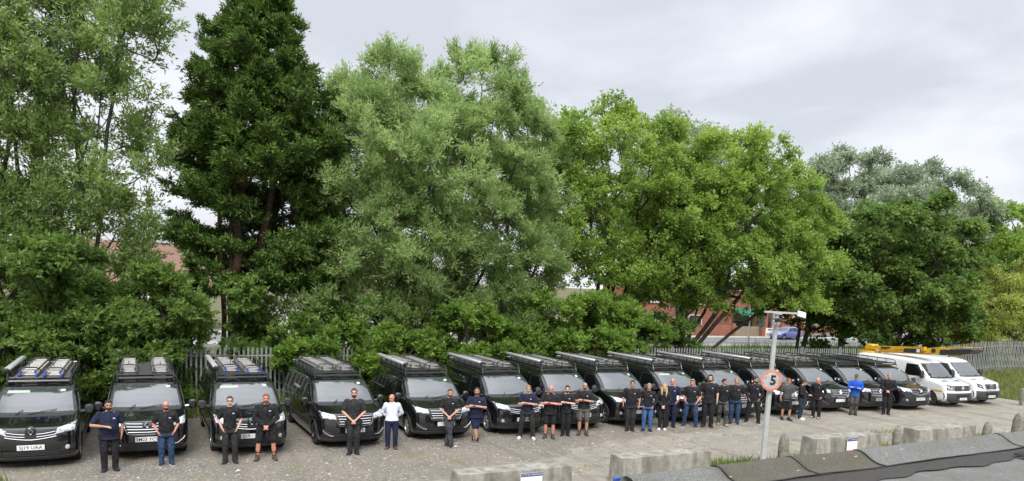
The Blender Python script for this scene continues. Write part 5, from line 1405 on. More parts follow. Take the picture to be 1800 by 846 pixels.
lime(30, 33, 47, 'bright green wide tree overhanging the gap where the far road shows', [((28.9, 33, 8.7), (4.2, 3.2, 4.0), .3), ((31.9, 31.6, 6.6), (2.2, 2.0, 3.4), .2), ((27.2, 31.6, 8.0), (2.4, 2.0, 3.0), .2), ((30.4, 30.8, 6.2), (2.0, 1.4, 2.2), .1), ((25.4, 32.2, 5.0), (1.8, 1.6, 1.2), .0)],
     [(26.6, 33, 11.5), (29, 33.4, 13), (31.4, 33, 12.5), (33.8, 32, 10.5), (29.6, 31.6, 9), (33.5, 31.4, 6.2)], 135000, (22, 28.6, 4.7), (38.5, 38, 15.4), 250, (26.0, 32.6))

def simple_tree(name, label, base, parts, lm, nleaf, L, W, cr, seed, nc, sp, stems, bark=M_bark, **kw):
    rng = np.random.default_rng(seed); u, n = base; z0 = float(terrain(u, n)) - .1
    st = [stem_line(rng, (u + rng.normal(0, .15), n + rng.normal(0, .15), z0), t, 7, .15) for t in stems]
    bl = [blob(c, r, 2.3, h, seed + i, .22, .8) for i, (c, r, h) in enumerate(parts)]
    sh = lambda P: np.any([b(P) for b in bl], axis=0)
    lo = np.min([np.array(c) - np.array(r) * 1.25 for c, r, h in parts], axis=0); hi = np.max([np.array(c) + np.array(r) * 1.25 for c, r, h in parts], axis=0)
    lo[2] = max(lo[2], kw.pop('zmin', .6))
    hb, cl = puffs(rng, sh, max(6, nc // 3), sp * 1.6, sp * .95, 6, lo, hi, .4, kw.pop('sq', .75), 16000)
    return grow(name, label, kw.pop('cat', 'tree'), (u, n, z0), st, cl, lm, bark, nleaf, L, W, cr * .68, seed, hubs=hb, **kw)
# sycamore before the grey poplars
simple_tree('sycamore_tree', 'dark green layered sycamore behind the white vans', (41.8, 32.6), [((42.2, 32.6, 6.6), (4.4, 3.2, 4.6), .25), ((45.4, 31.6, 4.8), (2.4, 2.0, 3.4), .1), ((39.2, 31.8, 5.4), (2.0, 2.0, 3.4), .1)], LM_syc, 80000, .22, .19, 1.15, 51, 260, 1.0, [(40.5, 32.6, 8), (42.5, 33, 9.5), (44.4, 32.4, 7.5)], zmin=1.7, droop=.2, up=.15, flat=.5, outw=.7, twigs=13, nup=.9, group='tall trees behind the fence')
# white poplars further back
for i, (u, n, h, r, nl, lab) in enumerate([(49.5, 42, 15.8, 5.6, 95000, 'silver-grey poplar showing behind the left of the sycamore'), (57.5, 43, 15.8, 6.0, 95000, 'silver-grey poplar sloping down above the golden conifer'), (33.5, 42, 15.9, 3.2, 42000, 'silver-grey treetop peeping over the lime tree')]):
    simple_tree('white_poplar', lab, (u, n), [((u, n, h * .60), (r, r * .8, h * .38), .3)], LM_grey, nl, .24, .15, 1.3, 60 + i, 200, 1.1, [(u - 1.5, n, h * .8), (u + 1, n, h * .85), (u + 2, n, h * .7)], M_bark_grey, zmin=4, droop=.05, up=.55, flat=.95, outw=.4, twigs=12, tri=True, group='silver-grey poplars')
simple_tree('golden_conifer', 'golden yellow-green feathery conifer drooping over the fence', (51.4, 31.6), [((51.6, 31.4, 4.6), (4.4, 2.6, 3.0), .2), ((48.6, 30.0, 3.6), (1.9, 1.6, 2.2), .0), ((53, 29.6, 3.0), (3.0, 1.6, 2.0), .0)], LM_yel, 95000, .20, .075, 1.05, 71, 240, .8, [(51.5, 31.6, 6.4), (53.4, 31.6, 6.2)], zmin=1.5, droop=.45, up=.15, flat=.6, outw=.9, twigs=14, cat='tree', nup=.6, tri=True)
simple_tree('broadleaf_tree', 'fresh green tree at the right picture edge above the golden conifer', (66, 41), [((66, 41, 8.6), (5.2, 3.6, 5.0), .25)], LM_pop, 64000, .26, .2, 1.3, 81, 150, 1.1, [(65, 41, 10), (67, 41, 10)], zmin=2.5, up=.35, tri=True)
simple_tree('broadleaf_tree', 'dark leafy tree trunk group left of the sycamore beside the far road', (37.6, 35), [((37.8, 35, 6.8), (2.8, 2.4, 3.8), .2)], LM_syc, 26000, .22, .17, 1.1, 83, 70, 1.1, [(36.8, 35, 8), (38.4, 35, 8)], zmin=2.6, up=.2, flat=.7)

# shrubs along the fence
def shrub(u, n, r, h, lm, nl, L, W, seed, lab, z0=None, **kw):
    kw['tri'] = True; nl = int(nl * (1.7 if lm is LM_mapl else 1.15)); L *= .9; W *= .92
    simple_tree('shrub', lab, (u, n), [((u, n, h * .52), (r, r * kw.pop('dep', .62), h * .5), .0)], lm, nl, L, W, kw.pop('cr', .8), seed, kw.pop('nc', 60), kw.pop('sp', .82), [(u - .4 * r, n, h * .5), (u + .4 * r, n, h * .5), (u, n + .2, h * .65)], zmin=.35, cat='shrub', group='shrubs along the fence', twigs=18, up=kw.pop('up', .4), outw=.5, flat=.8, jit=.08, **kw)
shrub(6.2, 27.6, 1.55, 2.6, LM_mapl, 15000, .17, .14, 101, 'bright green maple shrub over the fence behind the van with dark wheels', nup=.9)
shrub(8.9, 28.4, 1.7, 2.7, LM_mapl, 14500, .17, .14, 102, 'bright green maple shrub behind the van with plate 22 DFZ', nup=.9)
shrub(11.6, 28.1, 1.7, 3.3, LM_mapl, 14500, .17, .14, 103, 'bright green maple shrub behind the man in navy polo and shorts', nup=.9)
shrub(14.4, 28.5, 1.6, 2.5, LM_mapl, 16000, .17, .14, 104, 'bright green maple shrub under the trailing willow boughs', nup=.9)
shrub(17.4, 29.0, 2.2, 4.3, LM_mapl, 21000, .18, .15, 105, 'tall bright maple shrub at the foot of the willow', nup=.9, nc=70, sp=.98, cr=.95)
shrub(20.2, 30.0, 2.0, 3.9, LM_mapl, 20000, .18, .15, 106, 'tall bright maple shrub beside the start of the open fence', nup=.9, nc=60, sp=.95, cr=.92)
shrub(23.4, 31.2, 1.6, 3.2, LM_bush, 15000, .2, .13, 120, 'dull green shrub below the fork of upright trunks', nc=45, sp=.8)
shrub(-4.4, 28.2, 2.2, 5.4, LM_bush, 45000, .21, .12, 111, 'dark leafy shrub behind the leftmost van', nc=90, sp=.98, cr=.98)
shrub(-1.0, 28.2, 2.2, 5.2, LM_bush, 45000, .21, .12, 112, 'dark leafy shrub behind the second van from the left', nc=90, sp=.98, cr=.98)
shrub(1.4, 29.8, 2.0, 4.0, LM_bush, 33000, .21, .12, 113, 'dark leafy shrub behind the open stretch of fence left of the conifer', nc=70, sp=.98, cr=.95)
shrub(4.6, 30.4, 1.7, 3.9, LM_bush, 26000, .21, .12, 114, 'dull green shrub under the conifer trunks', nc=60, sp=.95, cr=.92)
shrub(-4.4, 27.25, 1.5, 2.9, LM_bush, 17000, .2, .12, 117, 'low leafy shrub spilling over the fence behind the leftmost van', nc=50, sp=.8, dep=.5)
shrub(-2.4, 27.2, 1.4, 3.0, LM_bush, 17000, .2, .12, 118, 'low leafy shrub spilling over the fence between the two leftmost vans', nc=50, sp=.8, dep=.5)
shrub(-.5, 27.25, 1.1, 2.8, LM_bush, 13000, .2, .12, 119, 'low leafy shrub ending where the open fence begins', nc=40, sp=.8, dep=.5)
shrub(-7.2, 28.4, 2.0, 5.0, LM_bush, 24000, .21, .12, 115, 'dark shrub mostly beyond the left picture edge', nc=50, sp=.95, cr=.92)
shrub(7.2, 30.5, 2.0, 4.2, LM_left, 20000, .17, .06, 116, 'grey-green shrub between the conifer and the willow', nc=70, sp=.98, cr=.95)

# ---------------------------------------------------------------- grass and weeds
def grass():
    rng = np.random.default_rng(9); P = []; H = []; G = []
    def patch(n, uf, nf, h, dry):
        u = uf(n); y = nf(n); P.append(np.stack([u, y, terrain(u, y) * ((u > 40.3) | (y > 26.2)) - .01], 1)); H.append(rng.gamma(4, h / 4, n)); G.append(np.clip(rng.normal(dry, .22, n), 0, 1))
    patch(15000, lambda n: rng.uniform(-9, 40, n), lambda n: 26.45 + rng.beta(1.2, 2.2, n) * 1.9, .28, .18)
    patch(26000, lambda n: 40.6 + rng.beta(1, 1.2, n) * 12, lambda n: rng.uniform(19.5, 29.5, n), .20, .45)
    patch(8000, lambda n: rng.uniform(30, 52, n), lambda n: rng.uniform(27.6, 34, n), .42, .12)
    patch(10000, lambda n: rng.uniform(36, 72, n), lambda n: rng.uniform(40, 51.5, n), .5, .12)
    for (a, b, s, n, h, d) in ((14.4, 15.6, .7, 2400, .15, .12), (15.5, 15.4, .6, 2400, .16, .12), (16.9, 15.6, .35, 1100, .15, .2), (20.95, 15.9, .3, 350, .3, .75), (21.6, 15.6, .25, 250, .25, .7), (26.6, 15.9, .5, 1400, .17, .12), (27.0, 16.3, .5, 1200, .17, .15), (13.45, 15.4, .2, 220, .3, .3), (21.9, 17.6, .35, 120, .12, .3), (-3.8, 19.4, .35, 350, .16, .2), (13.9, 15.1, .4, 300, .18, .3), (24.5, 18.4, .4, 90, .1, .4)):
        patch(n, lambda n: rng.normal(a, s, n), lambda n: rng.normal(b, s * .5, n), h, d)
    P = np.concatenate(P); H = np.concatenate(H); G = np.concatenate(G); n = len(P)
    a = rng.uniform(0, 6.28, n); w = .006 + .016 * rng.random(n) + H * .012
    lean = rng.normal(0, .35, (n, 2)) * H[:, None]
    V = np.stack([P + np.stack([np.cos(a) * w, np.sin(a) * w, 0 * a], 1), P - np.stack([np.cos(a) * w, np.sin(a) * w, 0 * a], 1), P + np.concatenate([lean, H[:, None]], 1)], 1).reshape(-1, 3)
    F = np.arange(n * 3).reshape(n, 3)
    o = link('grass', np_mesh('grass', V, F, leafmat('grass_blade', (.075, .15, .02), (.34, .30, .12), .3), tint=G))
    tag(o, 'rough grass and weeds along the fence, bank and bollards', 'grass', kind='stuff')
grass()
# ================================================================== people
def pseg(m, p0, p1, r0, r1, flat=1., n=10):
    """tapered limb segment with rounded ends"""
    p0, p1 = Vector(p0), Vector(p1); d = (p1 - p0); L = d.length; d.normalize()
    pts = []; rs = []
    for a in (75, 45, 15): pts.append(p0 - d * r0 * math.sin(R(a))); rs.append(r0 * math.cos(R(a)))
    for t in (.0, .35, .7, 1.): pts.append(p0 + (p1 - p0) * t); rs.append(r0 + (r1 - r0) * t)
    for a in (15, 45, 75): pts.append(p1 + d * r1 * math.sin(R(a))); rs.append(r1 * math.cos(R(a)))
    m.tube(pts, rs, n, flat=flat)
def loft(m, rings, n=18):
    vs = []; fs = []
    for (cx, cy, z, rx, ry) in rings:
        for k in range(n):
            t = 2 * math.pi * k / n; c, s = math.cos(t), math.sin(t)
            vs.append((cx + rx * math.copysign(abs(c) ** .85, c), cy + ry * math.copysign(abs(s) ** .85, s), z))
    for i in range(len(rings) - 1):
        for k in range(n): fs.append((i * n + k, i * n + (k + 1) % n, (i + 1) * n + (k + 1) % n, (i + 1) * n + k))
    fs.append(tuple(range(n - 1, -1, -1))); fs.append(tuple(range((len(rings) - 1) * n, len(rings) * n)))
    m.add(vs, fs)
PEND = []
FOLD = bpy.data.textures.new('folds', 'CLOUDS'); FOLD.noise_scale = .075; FOLD.noise_depth = 2
def remeshed(m, name, mt, parent, vox, deci=None, smooth=2):
    o = m.build(name, mt, parent, True, 180, fix=False)
    md = o.modifiers.new('r', 'REMESH'); md.mode = 'VOXEL'; md.voxel_size = vox; md.use_smooth_shade = True
    if name != 'body':
        dm = o.modifiers.new('f', 'DISPLACE'); dm.texture = FOLD; dm.strength = .022; dm.mid_level = .45; dm.texture_coords = 'GLOBAL'
    if smooth: s = o.modifiers.new('s', 'SMOOTH'); s.iterations = smooth; s.factor = .5
    if deci: d = o.modifiers.new('d', 'DECIMATE'); d.ratio = deci
    PEND.append(o); return o
def cloth(name, c, k=1.35):
    return mat('cloth_' + name, c, .9, 0, .2, noise=(13, tuple(min(1, x * k + .004) for x in c), .42, .66), bump=(26, .55))
CL = dict(black=cloth('black', (.014, .014, .016), 1.8), navy=cloth('navy', (.012, .015, .035), 1.5), white=cloth('white', (.62, .64, .72), 1.12), grey=cloth('grey', (.06, .062, .068)), charcoal=cloth('charcoal', (.024, .024, .026), 1.6),
          denim=cloth('denim', (.022, .040, .085), 2.0), paledenim=cloth('paledenim', (.040, .090, .20), 1.7), darkdenim=cloth('darkdenim', (.018, .026, .05), 1.8), blue=cloth('blue', (.012, .085, .42), 1.3), stone=cloth('stone', (.095, .085, .08), 1.4), greygreen=cloth('greygreen', (.06, .062, .058), 1.8), navytr=cloth('navytr', (.014, .017, .042), 1.5), camo=cloth('camo', (.035, .035, .04), 2.6))
SHOE = dict(black=mat('shoe_black', (.014, .014, .015), .6), brown=mat('shoe_brown', (.13, .05, .02), .5), boot=mat('boot_brown', (.06, .045, .032), .8), tan=mat('boot_tan', (.36, .24, .14), .8), white=mat('shoe_white', (.68, .68, .68), .6), navy=mat('shoe_navy', (.02, .022, .05), .7), greyshoe=mat('shoe_grey', (.12, .11, .10), .8))
SOLE = mat('sole_white', (.6, .6, .58), .7); SOLEB = mat('sole_dark', (.02, .02, .02), .8)
def skin(c): return mat('skin_%02d%02d' % (int(c[0] * 99), int(c[1] * 99)), c, .55, 0, .35, noise=(30, (c[0] * .88, c[1] * .78, c[2] * .76), .4, .75))
SK = dict(fair=skin((.52, .30, .215)), pink=skin((.56, .26, .19)), tan=skin((.44, .25, .165)), pale=skin((.58, .37, .28)))
HAIR = dict(dark=mat('hair_dark', (.02, .013, .009), .7, bump=(120, .8)), brown=mat('hair_brown', (.075, .042, .022), .7, bump=(120, .8)), ginger=mat('hair_ginger', (.22, .085, .028), .7, bump=(120, .8)), blonde=mat('hair_blonde', (.55, .38, .16), .6, bump=(120, .8)), grey=mat('hair_grey', (.30, .25, .20), .7, bump=(120, .8)), fairh=mat('hair_fair', (.30, .18, .085), .7, bump=(120, .8)))
EYE = mat('eye_dark', (.02, .015, .012), .3); LIP = mat('lip', (.30, .10, .085), .6); LOGO = mat('chest_logo', (.42, .45, .52), .7)
ARM = {  # (elbow, wrist) for side s
 'down': lambda s: ((s * .255, .03, 1.15), (s * .275, -.03, .91)),
 'pocket': lambda s: ((s * .285, .06, 1.14), (s * .195, -.055, .94)),
 'clasp': lambda s: ((s * .27, -.03, 1.14), (s * .055, -.20, .955)),
 'claspup': lambda s: ((s * .275, -.05, 1.13), (s * .055, -.23, 1.03)),
 'behind': lambda s: ((s * .29, .10, 1.15), (s * .09, .175, .98)),
 'cross': lambda s: ((s * .265, -.10, 1.155), (-s * .07, -.225 - (.035 if s > 0 else 0), 1.19 + (.03 if s > 0 else 0))),
 'gesture': lambda s: ((s * .33, -.03, 1.165), (s * .10, -.235, 1.165)),
 'hip': lambda s: ((s * .34, .10, 1.17), (s * .19, -.02, 1.00)),
 'phone': lambda s: ((s * .26, -.06, 1.14), (s * .12, -.30, 1.12))}
LEGS = {'stand': ((-.095, 0, -.115, -.0), (.095, 0, .125, .01)), 'apart': ((-.12, 0, -.215, 0), (.12, 0, .215, 0)), 'close': ((-.08, 0, -.085, -.01), (.08, 0, .085, .02)),
        'cross': ((-.08, -.03, .085, -.15), (.09, .0, -.055, .03)), 'step': ((-.09, .02, -.10, .10), (.09, -.05, .11, -.12))}
def person(u, n, rz, H, label, top, sleeve, bottom, shoes, sk, hair=None, hairc='dark', beard=None, arms=('down', 'down'), legs='stand', w=1., belly=0., head=(0, 0), short=False, sock=None, extra=(), lean=0., logo=True, polo=False):
    root = thing('person', label, 'person', (u, n, 0), rz, 'people standing in front of the vans')
    root.rotation_euler = (lean, 0, rz); k = H / 1.765; root.scale = (k, k, k)
    B = MB(); S = SK[sk]
    w *= 1.06; wx = w
    tor = [(0, .005, .86, .150 * wx, .105 * wx + belly * .2), (0, 0, .95, .158 * wx, .112 * wx + belly * .5), (0, -belly * .3, 1.06, .148 * wx + belly * .5, .108 * wx + belly), (0, -belly * .3, 1.16, .150 * wx + belly * .4, .110 * wx + belly * .9), (0, 0, 1.28, .170 * wx, .118 * wx + belly * .4), (0, .005, 1.38, .180 * wx, .112 * wx), (0, .01, 1.445, .150 * wx, .085), (0, .012, 1.485, .085, .066), (0, .01, 1.52, .06, .058)]
    loft(B, tor)
    hz, hy = math.cos(head[0]), 0
    HM = Matrix.Translation((0, .0, 1.50)) @ Matrix.Rotation(head[0], 4, 'Z') @ Matrix.Rotation(head[1], 4, 'X') @ Matrix.Translation((0, 0, -1.50))
    def hv(p): return HM @ Vector(p)
    hb = MB()
    pseg(hb, (0, .012, 1.47), (0, .0, 1.58), .058, .056)
    hb.ell((0, .008, 1.668), (.076, .097, .097), 16, 12); hb.ell((0, -.022, 1.595), (.060, .070, .072), 14, 10); hb.ell((0, -.045, 1.562), (.036, .042, .036), 10, 8)
    pseg(hb, (0, -.088, 1.655), (0, -.104, 1.618), .011, .016, 1., 8)
    for s in (-1, 1): hb.ell((s * .079, .012, 1.635), (.012, .022, .034), 8, 6); hb.ell((s * .036, -.062, 1.605), (.026, .025, .024), 8, 6)
    hb.ell((0, -.074, 1.683), (.056, .02, .014), 10, 6)
    hb.v = [tuple(hv(v)) for v in hb.v]; B.add(hb.v, hb.f)
    # legs
    hipz = .90; LG = []
    for (hx, ky, ax_, ay), s in zip(LEGS[legs], (-1, 1)):
        hip = Vector((hx * wx, 0, hipz)); ank = Vector((ax_, ay, .085)); knee = (hip + ank) / 2 + Vector((s * .008, -.035 + ky, .02)); LG.append((hip, knee, ank, s))
        pseg(B, hip, knee, .088 * wx, .057 * min(wx, 1.1)); pseg(B, knee, knee * .45 + ank * .55 + Vector((0, .018, 0)), .054, .056 * min(wx, 1.1)); pseg(B, knee * .45 + ank * .55 + Vector((0, .015, 0)), ank, .052, .038)
        toe = ank + Vector((s * .035, -.15, -.05)); pseg(B, ank + Vector((0, .02, -.04)), toe, .036, .030, .8)
    # arms and hands
    AR = []
    for s, a in zip((-1, 1), arms):
        sh = Vector((s * .186 * (1 + (wx - 1) * .8), .012, 1.418)); el, wr = (Vector(p) for p in ARM[a](s))
        el.x *= 1 + (wx - 1) * .7; el.y -= belly * .3; 
        if a in ('cross', 'clasp', 'claspup', 'gesture'): wr.y -= belly * 1.1 + (wx - 1) * .08
        if a == 'pocket': wr.x *= 1 + (wx - 1) * .6
        AR.append((sh, el, wr, s, a))
        pseg(B, sh, el, .052 * min(wx, 1.12), .040 * min(wx, 1.1)); pseg(B, el, wr, .040 * min(wx, 1.1), .026)
        f = (wr - el).normalized()
        if a in ('clasp', 'claspup'): f = (f + Vector((-s * .5, -.1, -.35))).normalized()
        inw = Vector((-s, 0, 0)) if a in ('down', 'pocket', 'hip') else (Vector((0, .5, -1)) if a != 'behind' else Vector((0, -1, 0)))
        inw = (inw - f * inw.dot(f)).normalized(); lat = f.cross(inw).normalized()
        if lat.dot(Vector((0, -1, 0)) if a in ('down', 'pocket') else Vector((0, 0, 1))) < 0: lat = -lat    # thumb side
        palm = wr + f * .055
        for q in (-.5, .5): pseg(B, wr + f * .012 + lat * q * .022, palm + lat * q * .04 + f * .02, .0185, .0175, 1., 8)
        for q, ln in ((-1.5, .052), (-.5, .064), (.5, .068), (1.5, .062)):
            b0 = palm + lat * q * .019 + f * .035; b1 = b0 + f * ln * .55 + inw * .008; b2 = b1 + (f * .6 + inw * .8).normalized() * ln * .5
            pseg(B, b0, b1, .0092, .0086, 1., 6); pseg(B, b1, b2, .0086, .0078, 1., 6)
        t0 = wr + f * .028 + lat * .026; t1 = t0 + (f * .6 + lat * .55 + inw * .35).normalized() * .042; t2 = t1 + (f * .9 + inw * .3).normalized() * .03
        pseg(B, t0, t1, .0115, .0105, 1., 6); pseg(B, t1, t2, .0105, .009, 1., 6)
    remeshed(B, 'body', S, root, .0095, .14, 1)
    # ---- clothes
    tm = CL[top]; C = MB(); g = .016
    hem = .845 if sleeve != 'tuck' and top != 'white' else .95; ttop = .905 if hem < .9 else .985
    ring = [(cx, cy, z, rx + g, ry + g) for cx, cy, z, rx, ry in tor]
    low = [(0, 0, hem - .03, .166 * wx + .036 + belly * .3, .122 * wx + .036 + belly * .6)]
    mid = [r for r in ring if hem + .01 < r[2] < 1.46]
    loft(C, low + mid + [(0, .012, 1.475, .098, .078), (0, .012, 1.497, .074, .069)])
    for sh, el, wr, s, a in AR:
        if sleeve in ('tee', 'tuck'):
            e = sh + (el - sh) * .72; pseg(C, sh + Vector((-s * .07, 0, .0)), sh, .066, .070 * min(wx, 1.12)); pseg(C, sh, e, .070 * min(wx, 1.12), .066 * min(wx, 1.12))
        else:
            q = el + (wr - el) * (.93 if sleeve != 'rolled' else .5)
            pseg(C, sh + Vector((-s * .07, 0, .0)), sh, .066, .072 * min(wx, 1.12)); pseg(C, sh, el, .072 * min(wx, 1.1), .060 * min(wx, 1.1)); pseg(C, el, q, .060 * min(wx, 1.1), .045)
    remeshed(C, 'shirt' if sleeve in ('tee', 'tuck') else 'jacket', tm, root, .013, .3, 2)
    if polo or sleeve == 'long':
        co = MB(); co.lathe([(.073, 1.485), (.070, 1.515), (.078, 1.512), (.086, 1.487)], 18, 'z', (0, .012, 0), close=True)
        co.v = [(x, y, z - (.014 if y < -.03 else 0)) for x, y, z in co.v]; co.build('collar', tm, root)
    if sleeve == 'hood':
        hd = MB(); hd.ell((0, .055, 1.485), (.115, .085, .065), 14, 8); hd.lathe([(.088, 1.47), (.078, 1.50), (.098, 1.505), (.108, 1.475)], 16, 'z', (0, .01, 0), close=True); hd.build('hood', tm, root)
    bm_ = CL[bottom]; T = MB(); g2 = .014
    loft(T, [(0, .004, .80, .142 * wx + g2, .112 * wx + g2 + belly * .2), (0, .003, .86, .154 * wx + g2, .114 * wx + g2 + belly * .3), (0, 0, .5 * (.86 + ttop), .158 * wx + g2, .113 * wx + g2 + belly * .4), (0, 0, ttop, .157 * wx + g2 * .8, .112 * wx + g2 * .8 + belly * .5)])
    for hip, knee, ank, s in LG:
        if short:
            e = hip + (knee - hip) * .93; pseg(T, hip, e, .104 * wx, .088 * min(wx, 1.1))
        else:
            sl = .0 if bottom not in ('black_slim',) else -.01
            pseg(T, hip, knee, .108 * wx, .088 * min(wx, 1.1)); pseg(T, knee, ank + Vector((0, .008, .005)), .086 * min(wx, 1.1), .072)
            pseg(T, ank + Vector((0, .0, .10)), ank + Vector((0, -.005, -.022)), .071, .074)
    remeshed(T, 'shorts' if short else 'trousers', bm_, root, .013, .26, 3)
    for hip, knee, ank, s in LG:
        sh_ = MB(); f = Vector((s * .22, -1, 0)).normalized(); b = Vector((ank.x, ank.y, 0))
        hi = .13 if shoes in ('boot', 'tan') else .085
        loft(sh_, [])if False else None
        pts = [(-.09, .038, hi), (-.06, .048, hi + .01), (0, .052, hi - .0), (.06, .053, .085), (.13, .055, .07), (.19, .049, .06), (.225, .032, .045)]
        lat = Vector((-f.y, f.x, 0)); V = []; nn = 10
        for (d, wd, ht) in pts:
            for q in range(nn):
                t = 2 * math.pi * q / nn; V.append(b + f * d + lat * wd * math.cos(t) + Vector((0, 0, max(.016, ht * (.5 + .5 * math.sin(t))))))
        F = [(i * nn + q, i * nn + (q + 1) % nn, (i + 1) * nn + (q + 1) % nn, (i + 1) * nn + q) for i in range(len(pts) - 1) for q in range(nn)] + [tuple(range(nn)), tuple(range((len(pts) - 1) * nn, len(pts) * nn))]
        sh_.add(V, F)
        if hi > .1: sh_.tube([(ank.x, ank.y + .01, .08), (ank.x, ank.y + .012, .17)], [.056, .052], 12)
        so = sh_.build('shoe', SHOE[shoes], root)
        sl = MB(); V = []
        for z in (0.001, .022):
            for (d, wd, ht) in pts: V.append(b + f * d + lat * (wd + .003) + Vector((0, 0, z)))
            for (d, wd, ht) in reversed(pts): V.append(b + f * d - lat * (wd + .003) + Vector((0, 0, z)))
        q = len(pts) * 2; sl.add(V, [tuple(range(q - 1, -1, -1)), tuple(range(q, 2 * q))] + [(i, (i + 1) % q, q + (i + 1) % q, q + i) for i in range(q)])
        sl.build('sole', SOLE if shoes in ('white', 'navy', 'greyshoe') or 'whitesole' in extra else SOLEB, so, False)
        if sock:
            sk_ = MB(); sk_.tube([ank + Vector((0, .0, -.01)), ank + Vector((0, .012, .10)), ank + (knee - ank) * sock], [.046, .048, .058], 12); sk_.build('sock', CL['black'], root)
    # ---- head
    def hm(m, name, mt):
        m.v = [tuple(hv(v)) for v in m.v]; return m.build(name, mt, root)
    if hair == 'short' or hair == 'long' or hair == 'tied' or hair == 'shaggy':
        hh = MB(); e = .012 if hair == 'short' else .018
        hh.ell((0, .012, 1.672), (.079 + e * .7, .099 + e, .098 + e), 22, 16, keep=lambda x, y, z: z > (.50 if y < -.55 else (.20 if y < -.1 else (-.25 if y < .3 else -.62))))
        o = hm(hh, 'hair', HAIR[hairc]); sd = o.modifiers.new('s', 'SOLIDIFY'); sd.thickness = .010; sd.offset = -1
        if hair == 'long':
            lh = MB()
            for s in (-1, 1): lh.tube([(s * .066, -.01, 1.70), (s * .088, -.012, 1.62), (s * .092, -.05, 1.52), (s * .088, -.095, 1.42), (s * .08, -.115, 1.36)], [.02, .032, .034, .03, .012], 8)
            lh.tube([(0, .10, 1.68), (0, .11, 1.58), (0, .10, 1.48), (0, .09, 1.38)], [.04, .075, .08, .04], 10); hm(lh, 'hair', HAIR[hairc])
        if hair == 'shaggy':
            lh = MB()
            for s in (-1, 1): lh.tube([(s * .07, .0, 1.71), (s * .088, .008, 1.64), (s * .086, .02, 1.56)], [.02, .026, .016], 8)
            lh.tube([(0, .09, 1.66), (0, .10, 1.55)], [.06, .05], 10); hm(lh, 'hair', HAIR[hairc])
        if hair == 'tied':
            lh = MB(); lh.ell((0, .10, 1.73), (.035, .035, .035), 10, 8); hm(lh, 'hair', HAIR[hairc])
    if hair == 'cap':
        cp = MB(); cp.ell((0, .008, 1.685), (.088, .108, .10), 20, 14, keep=lambda x, y, z: z > .12)
        cp.add([(-.075, -.07, 1.70), (.075, -.07, 1.70), (.06, -.17, 1.688), (-.06, -.17, 1.688), (-.075, -.07, 1.71), (.075, -.07, 1.71), (.06, -.17, 1.697), (-.06, -.17, 1.697)], [(3, 2, 1, 0), (4, 5, 6, 7), (0, 1, 5, 4), (1, 2, 6, 5), (2, 3, 7, 6), (3, 0, 4, 7)])
        hm(cp, 'cap', CL['greygreen'])
        hh = MB(); hh.ell((0, .012, 1.665), (.083, .103, .10), 20, 14, keep=lambda x, y, z: -.5 < z < .15 and y > -.1); hm(hh, 'hair', HAIR[hairc])
    if beard:
        bb = MB(); bb.ell((0, -.024, 1.59), (.067, .078, .078), 20, 14, keep=lambda x, y, z: z < (.28 if abs(x) > .55 else -.12) and y < .45)
        o = hm(bb, 'beard', HAIR[beard]); sd = o.modifiers.new('s', 'SOLIDIFY'); sd.thickness = .008
        mo = MB(); mo.tube([(-.036, -.088, 1.596), (-.018, -.100, 1.606), (.018, -.100, 1.606), (.036, -.088, 1.596)], .008, 6); hm(mo, 'moustache', HAIR[beard])
    for s in (-1, 1):
        ey = MB(); ey.ell((s * .031, -.084, 1.655), (.012, .008, .007), 8, 6); hm(ey, 'eye', EYE)
        br = MB(); br.tube([(s * .014, -.092, 1.676), (s * .034, -.090, 1.681), (s * .05, -.078, 1.675)], .0045, 5); hm(br, 'eyebrow', HAIR[hairc if hair else (beard or 'brown')])
    mo = MB(); mo.ell((0, -.091, 1.583), (.024, .008, .006), 8, 6); hm(mo, 'mouth', LIP)
    if 'glasses' in extra or 'shades' in extra:
        z, y = (1.655, -.103) if 'glasses' in extra else (1.735, -.085)
        gm = MB()
        for s in (-1, 1): gm.tube([(s * .033 + .025 * math.cos(t), y, z + .018 * math.sin(t)) for t in np.linspace(0, 2 * math.pi, 13)], .0022, 5); gm.tube([(s * .058, y, z + .005), (s * .083, y + .09, z)], .003, 5)
        if 'shades' in extra:
            for s in (-1, 1): gm.ell((s * .033, y, z), (.026, .005, .019), 10, 6)
        gm.tube([(-.01, y, z), (.01, y, z)], .003, 5); hm(gm, 'glasses', M_ink)
    if logo:
        x, z = .085 * wx, 1.335; ry = (.116 * wx + g + belly * .2); rx = .176 * wx + g
        y = -ry * (1 - (x / rx) ** 2.3) ** (1 / 2.3) - .006
        lg = MB().box((x, y, z), (.062, .006, .028), rot=(R(-6), 0, R(-18)), bev=.002); lg.build('chest_logo', LOGO, root)
    if 'watch' in extra:
        sh, el, wr, s, a = AR[1]; d = (wr - el).normalized(); MB().tube([wr - d * .035, wr - d * .008], .030, 12).build('watch', M_ink, root)
    if 'gloves' in extra:
        sh, el, wr, s, a = AR[0]; q = MB(); q.box(wr + Vector((-.02, -.03, -.10)), (.10, .07, .12), bev=.03); q.box(wr + Vector((.03, -.05, -.14)), (.07, .05, .10), bev=.02); q.build('gloves', CL['navy'], root)
    if 'holster' in extra:
        for s in (-1, 1): MB().box((s * (.17 * wx + .03), -.03, .80), (.05, .13, .22), bev=.02).build('tool_pocket', CL['charcoal'], root)
    if 'kneepads' in extra:
        for hip, knee, ank, s in LG: MB().box(knee + Vector((0, -.068, -.02)), (.12, .03, .19), bev=.014).build('knee_pad', CL['black'], root)
    return root
A = -AL   # squarely facing the camera
def fc(u, n, turn=0.): return math.atan2(u, n) * -1. + R(turn)
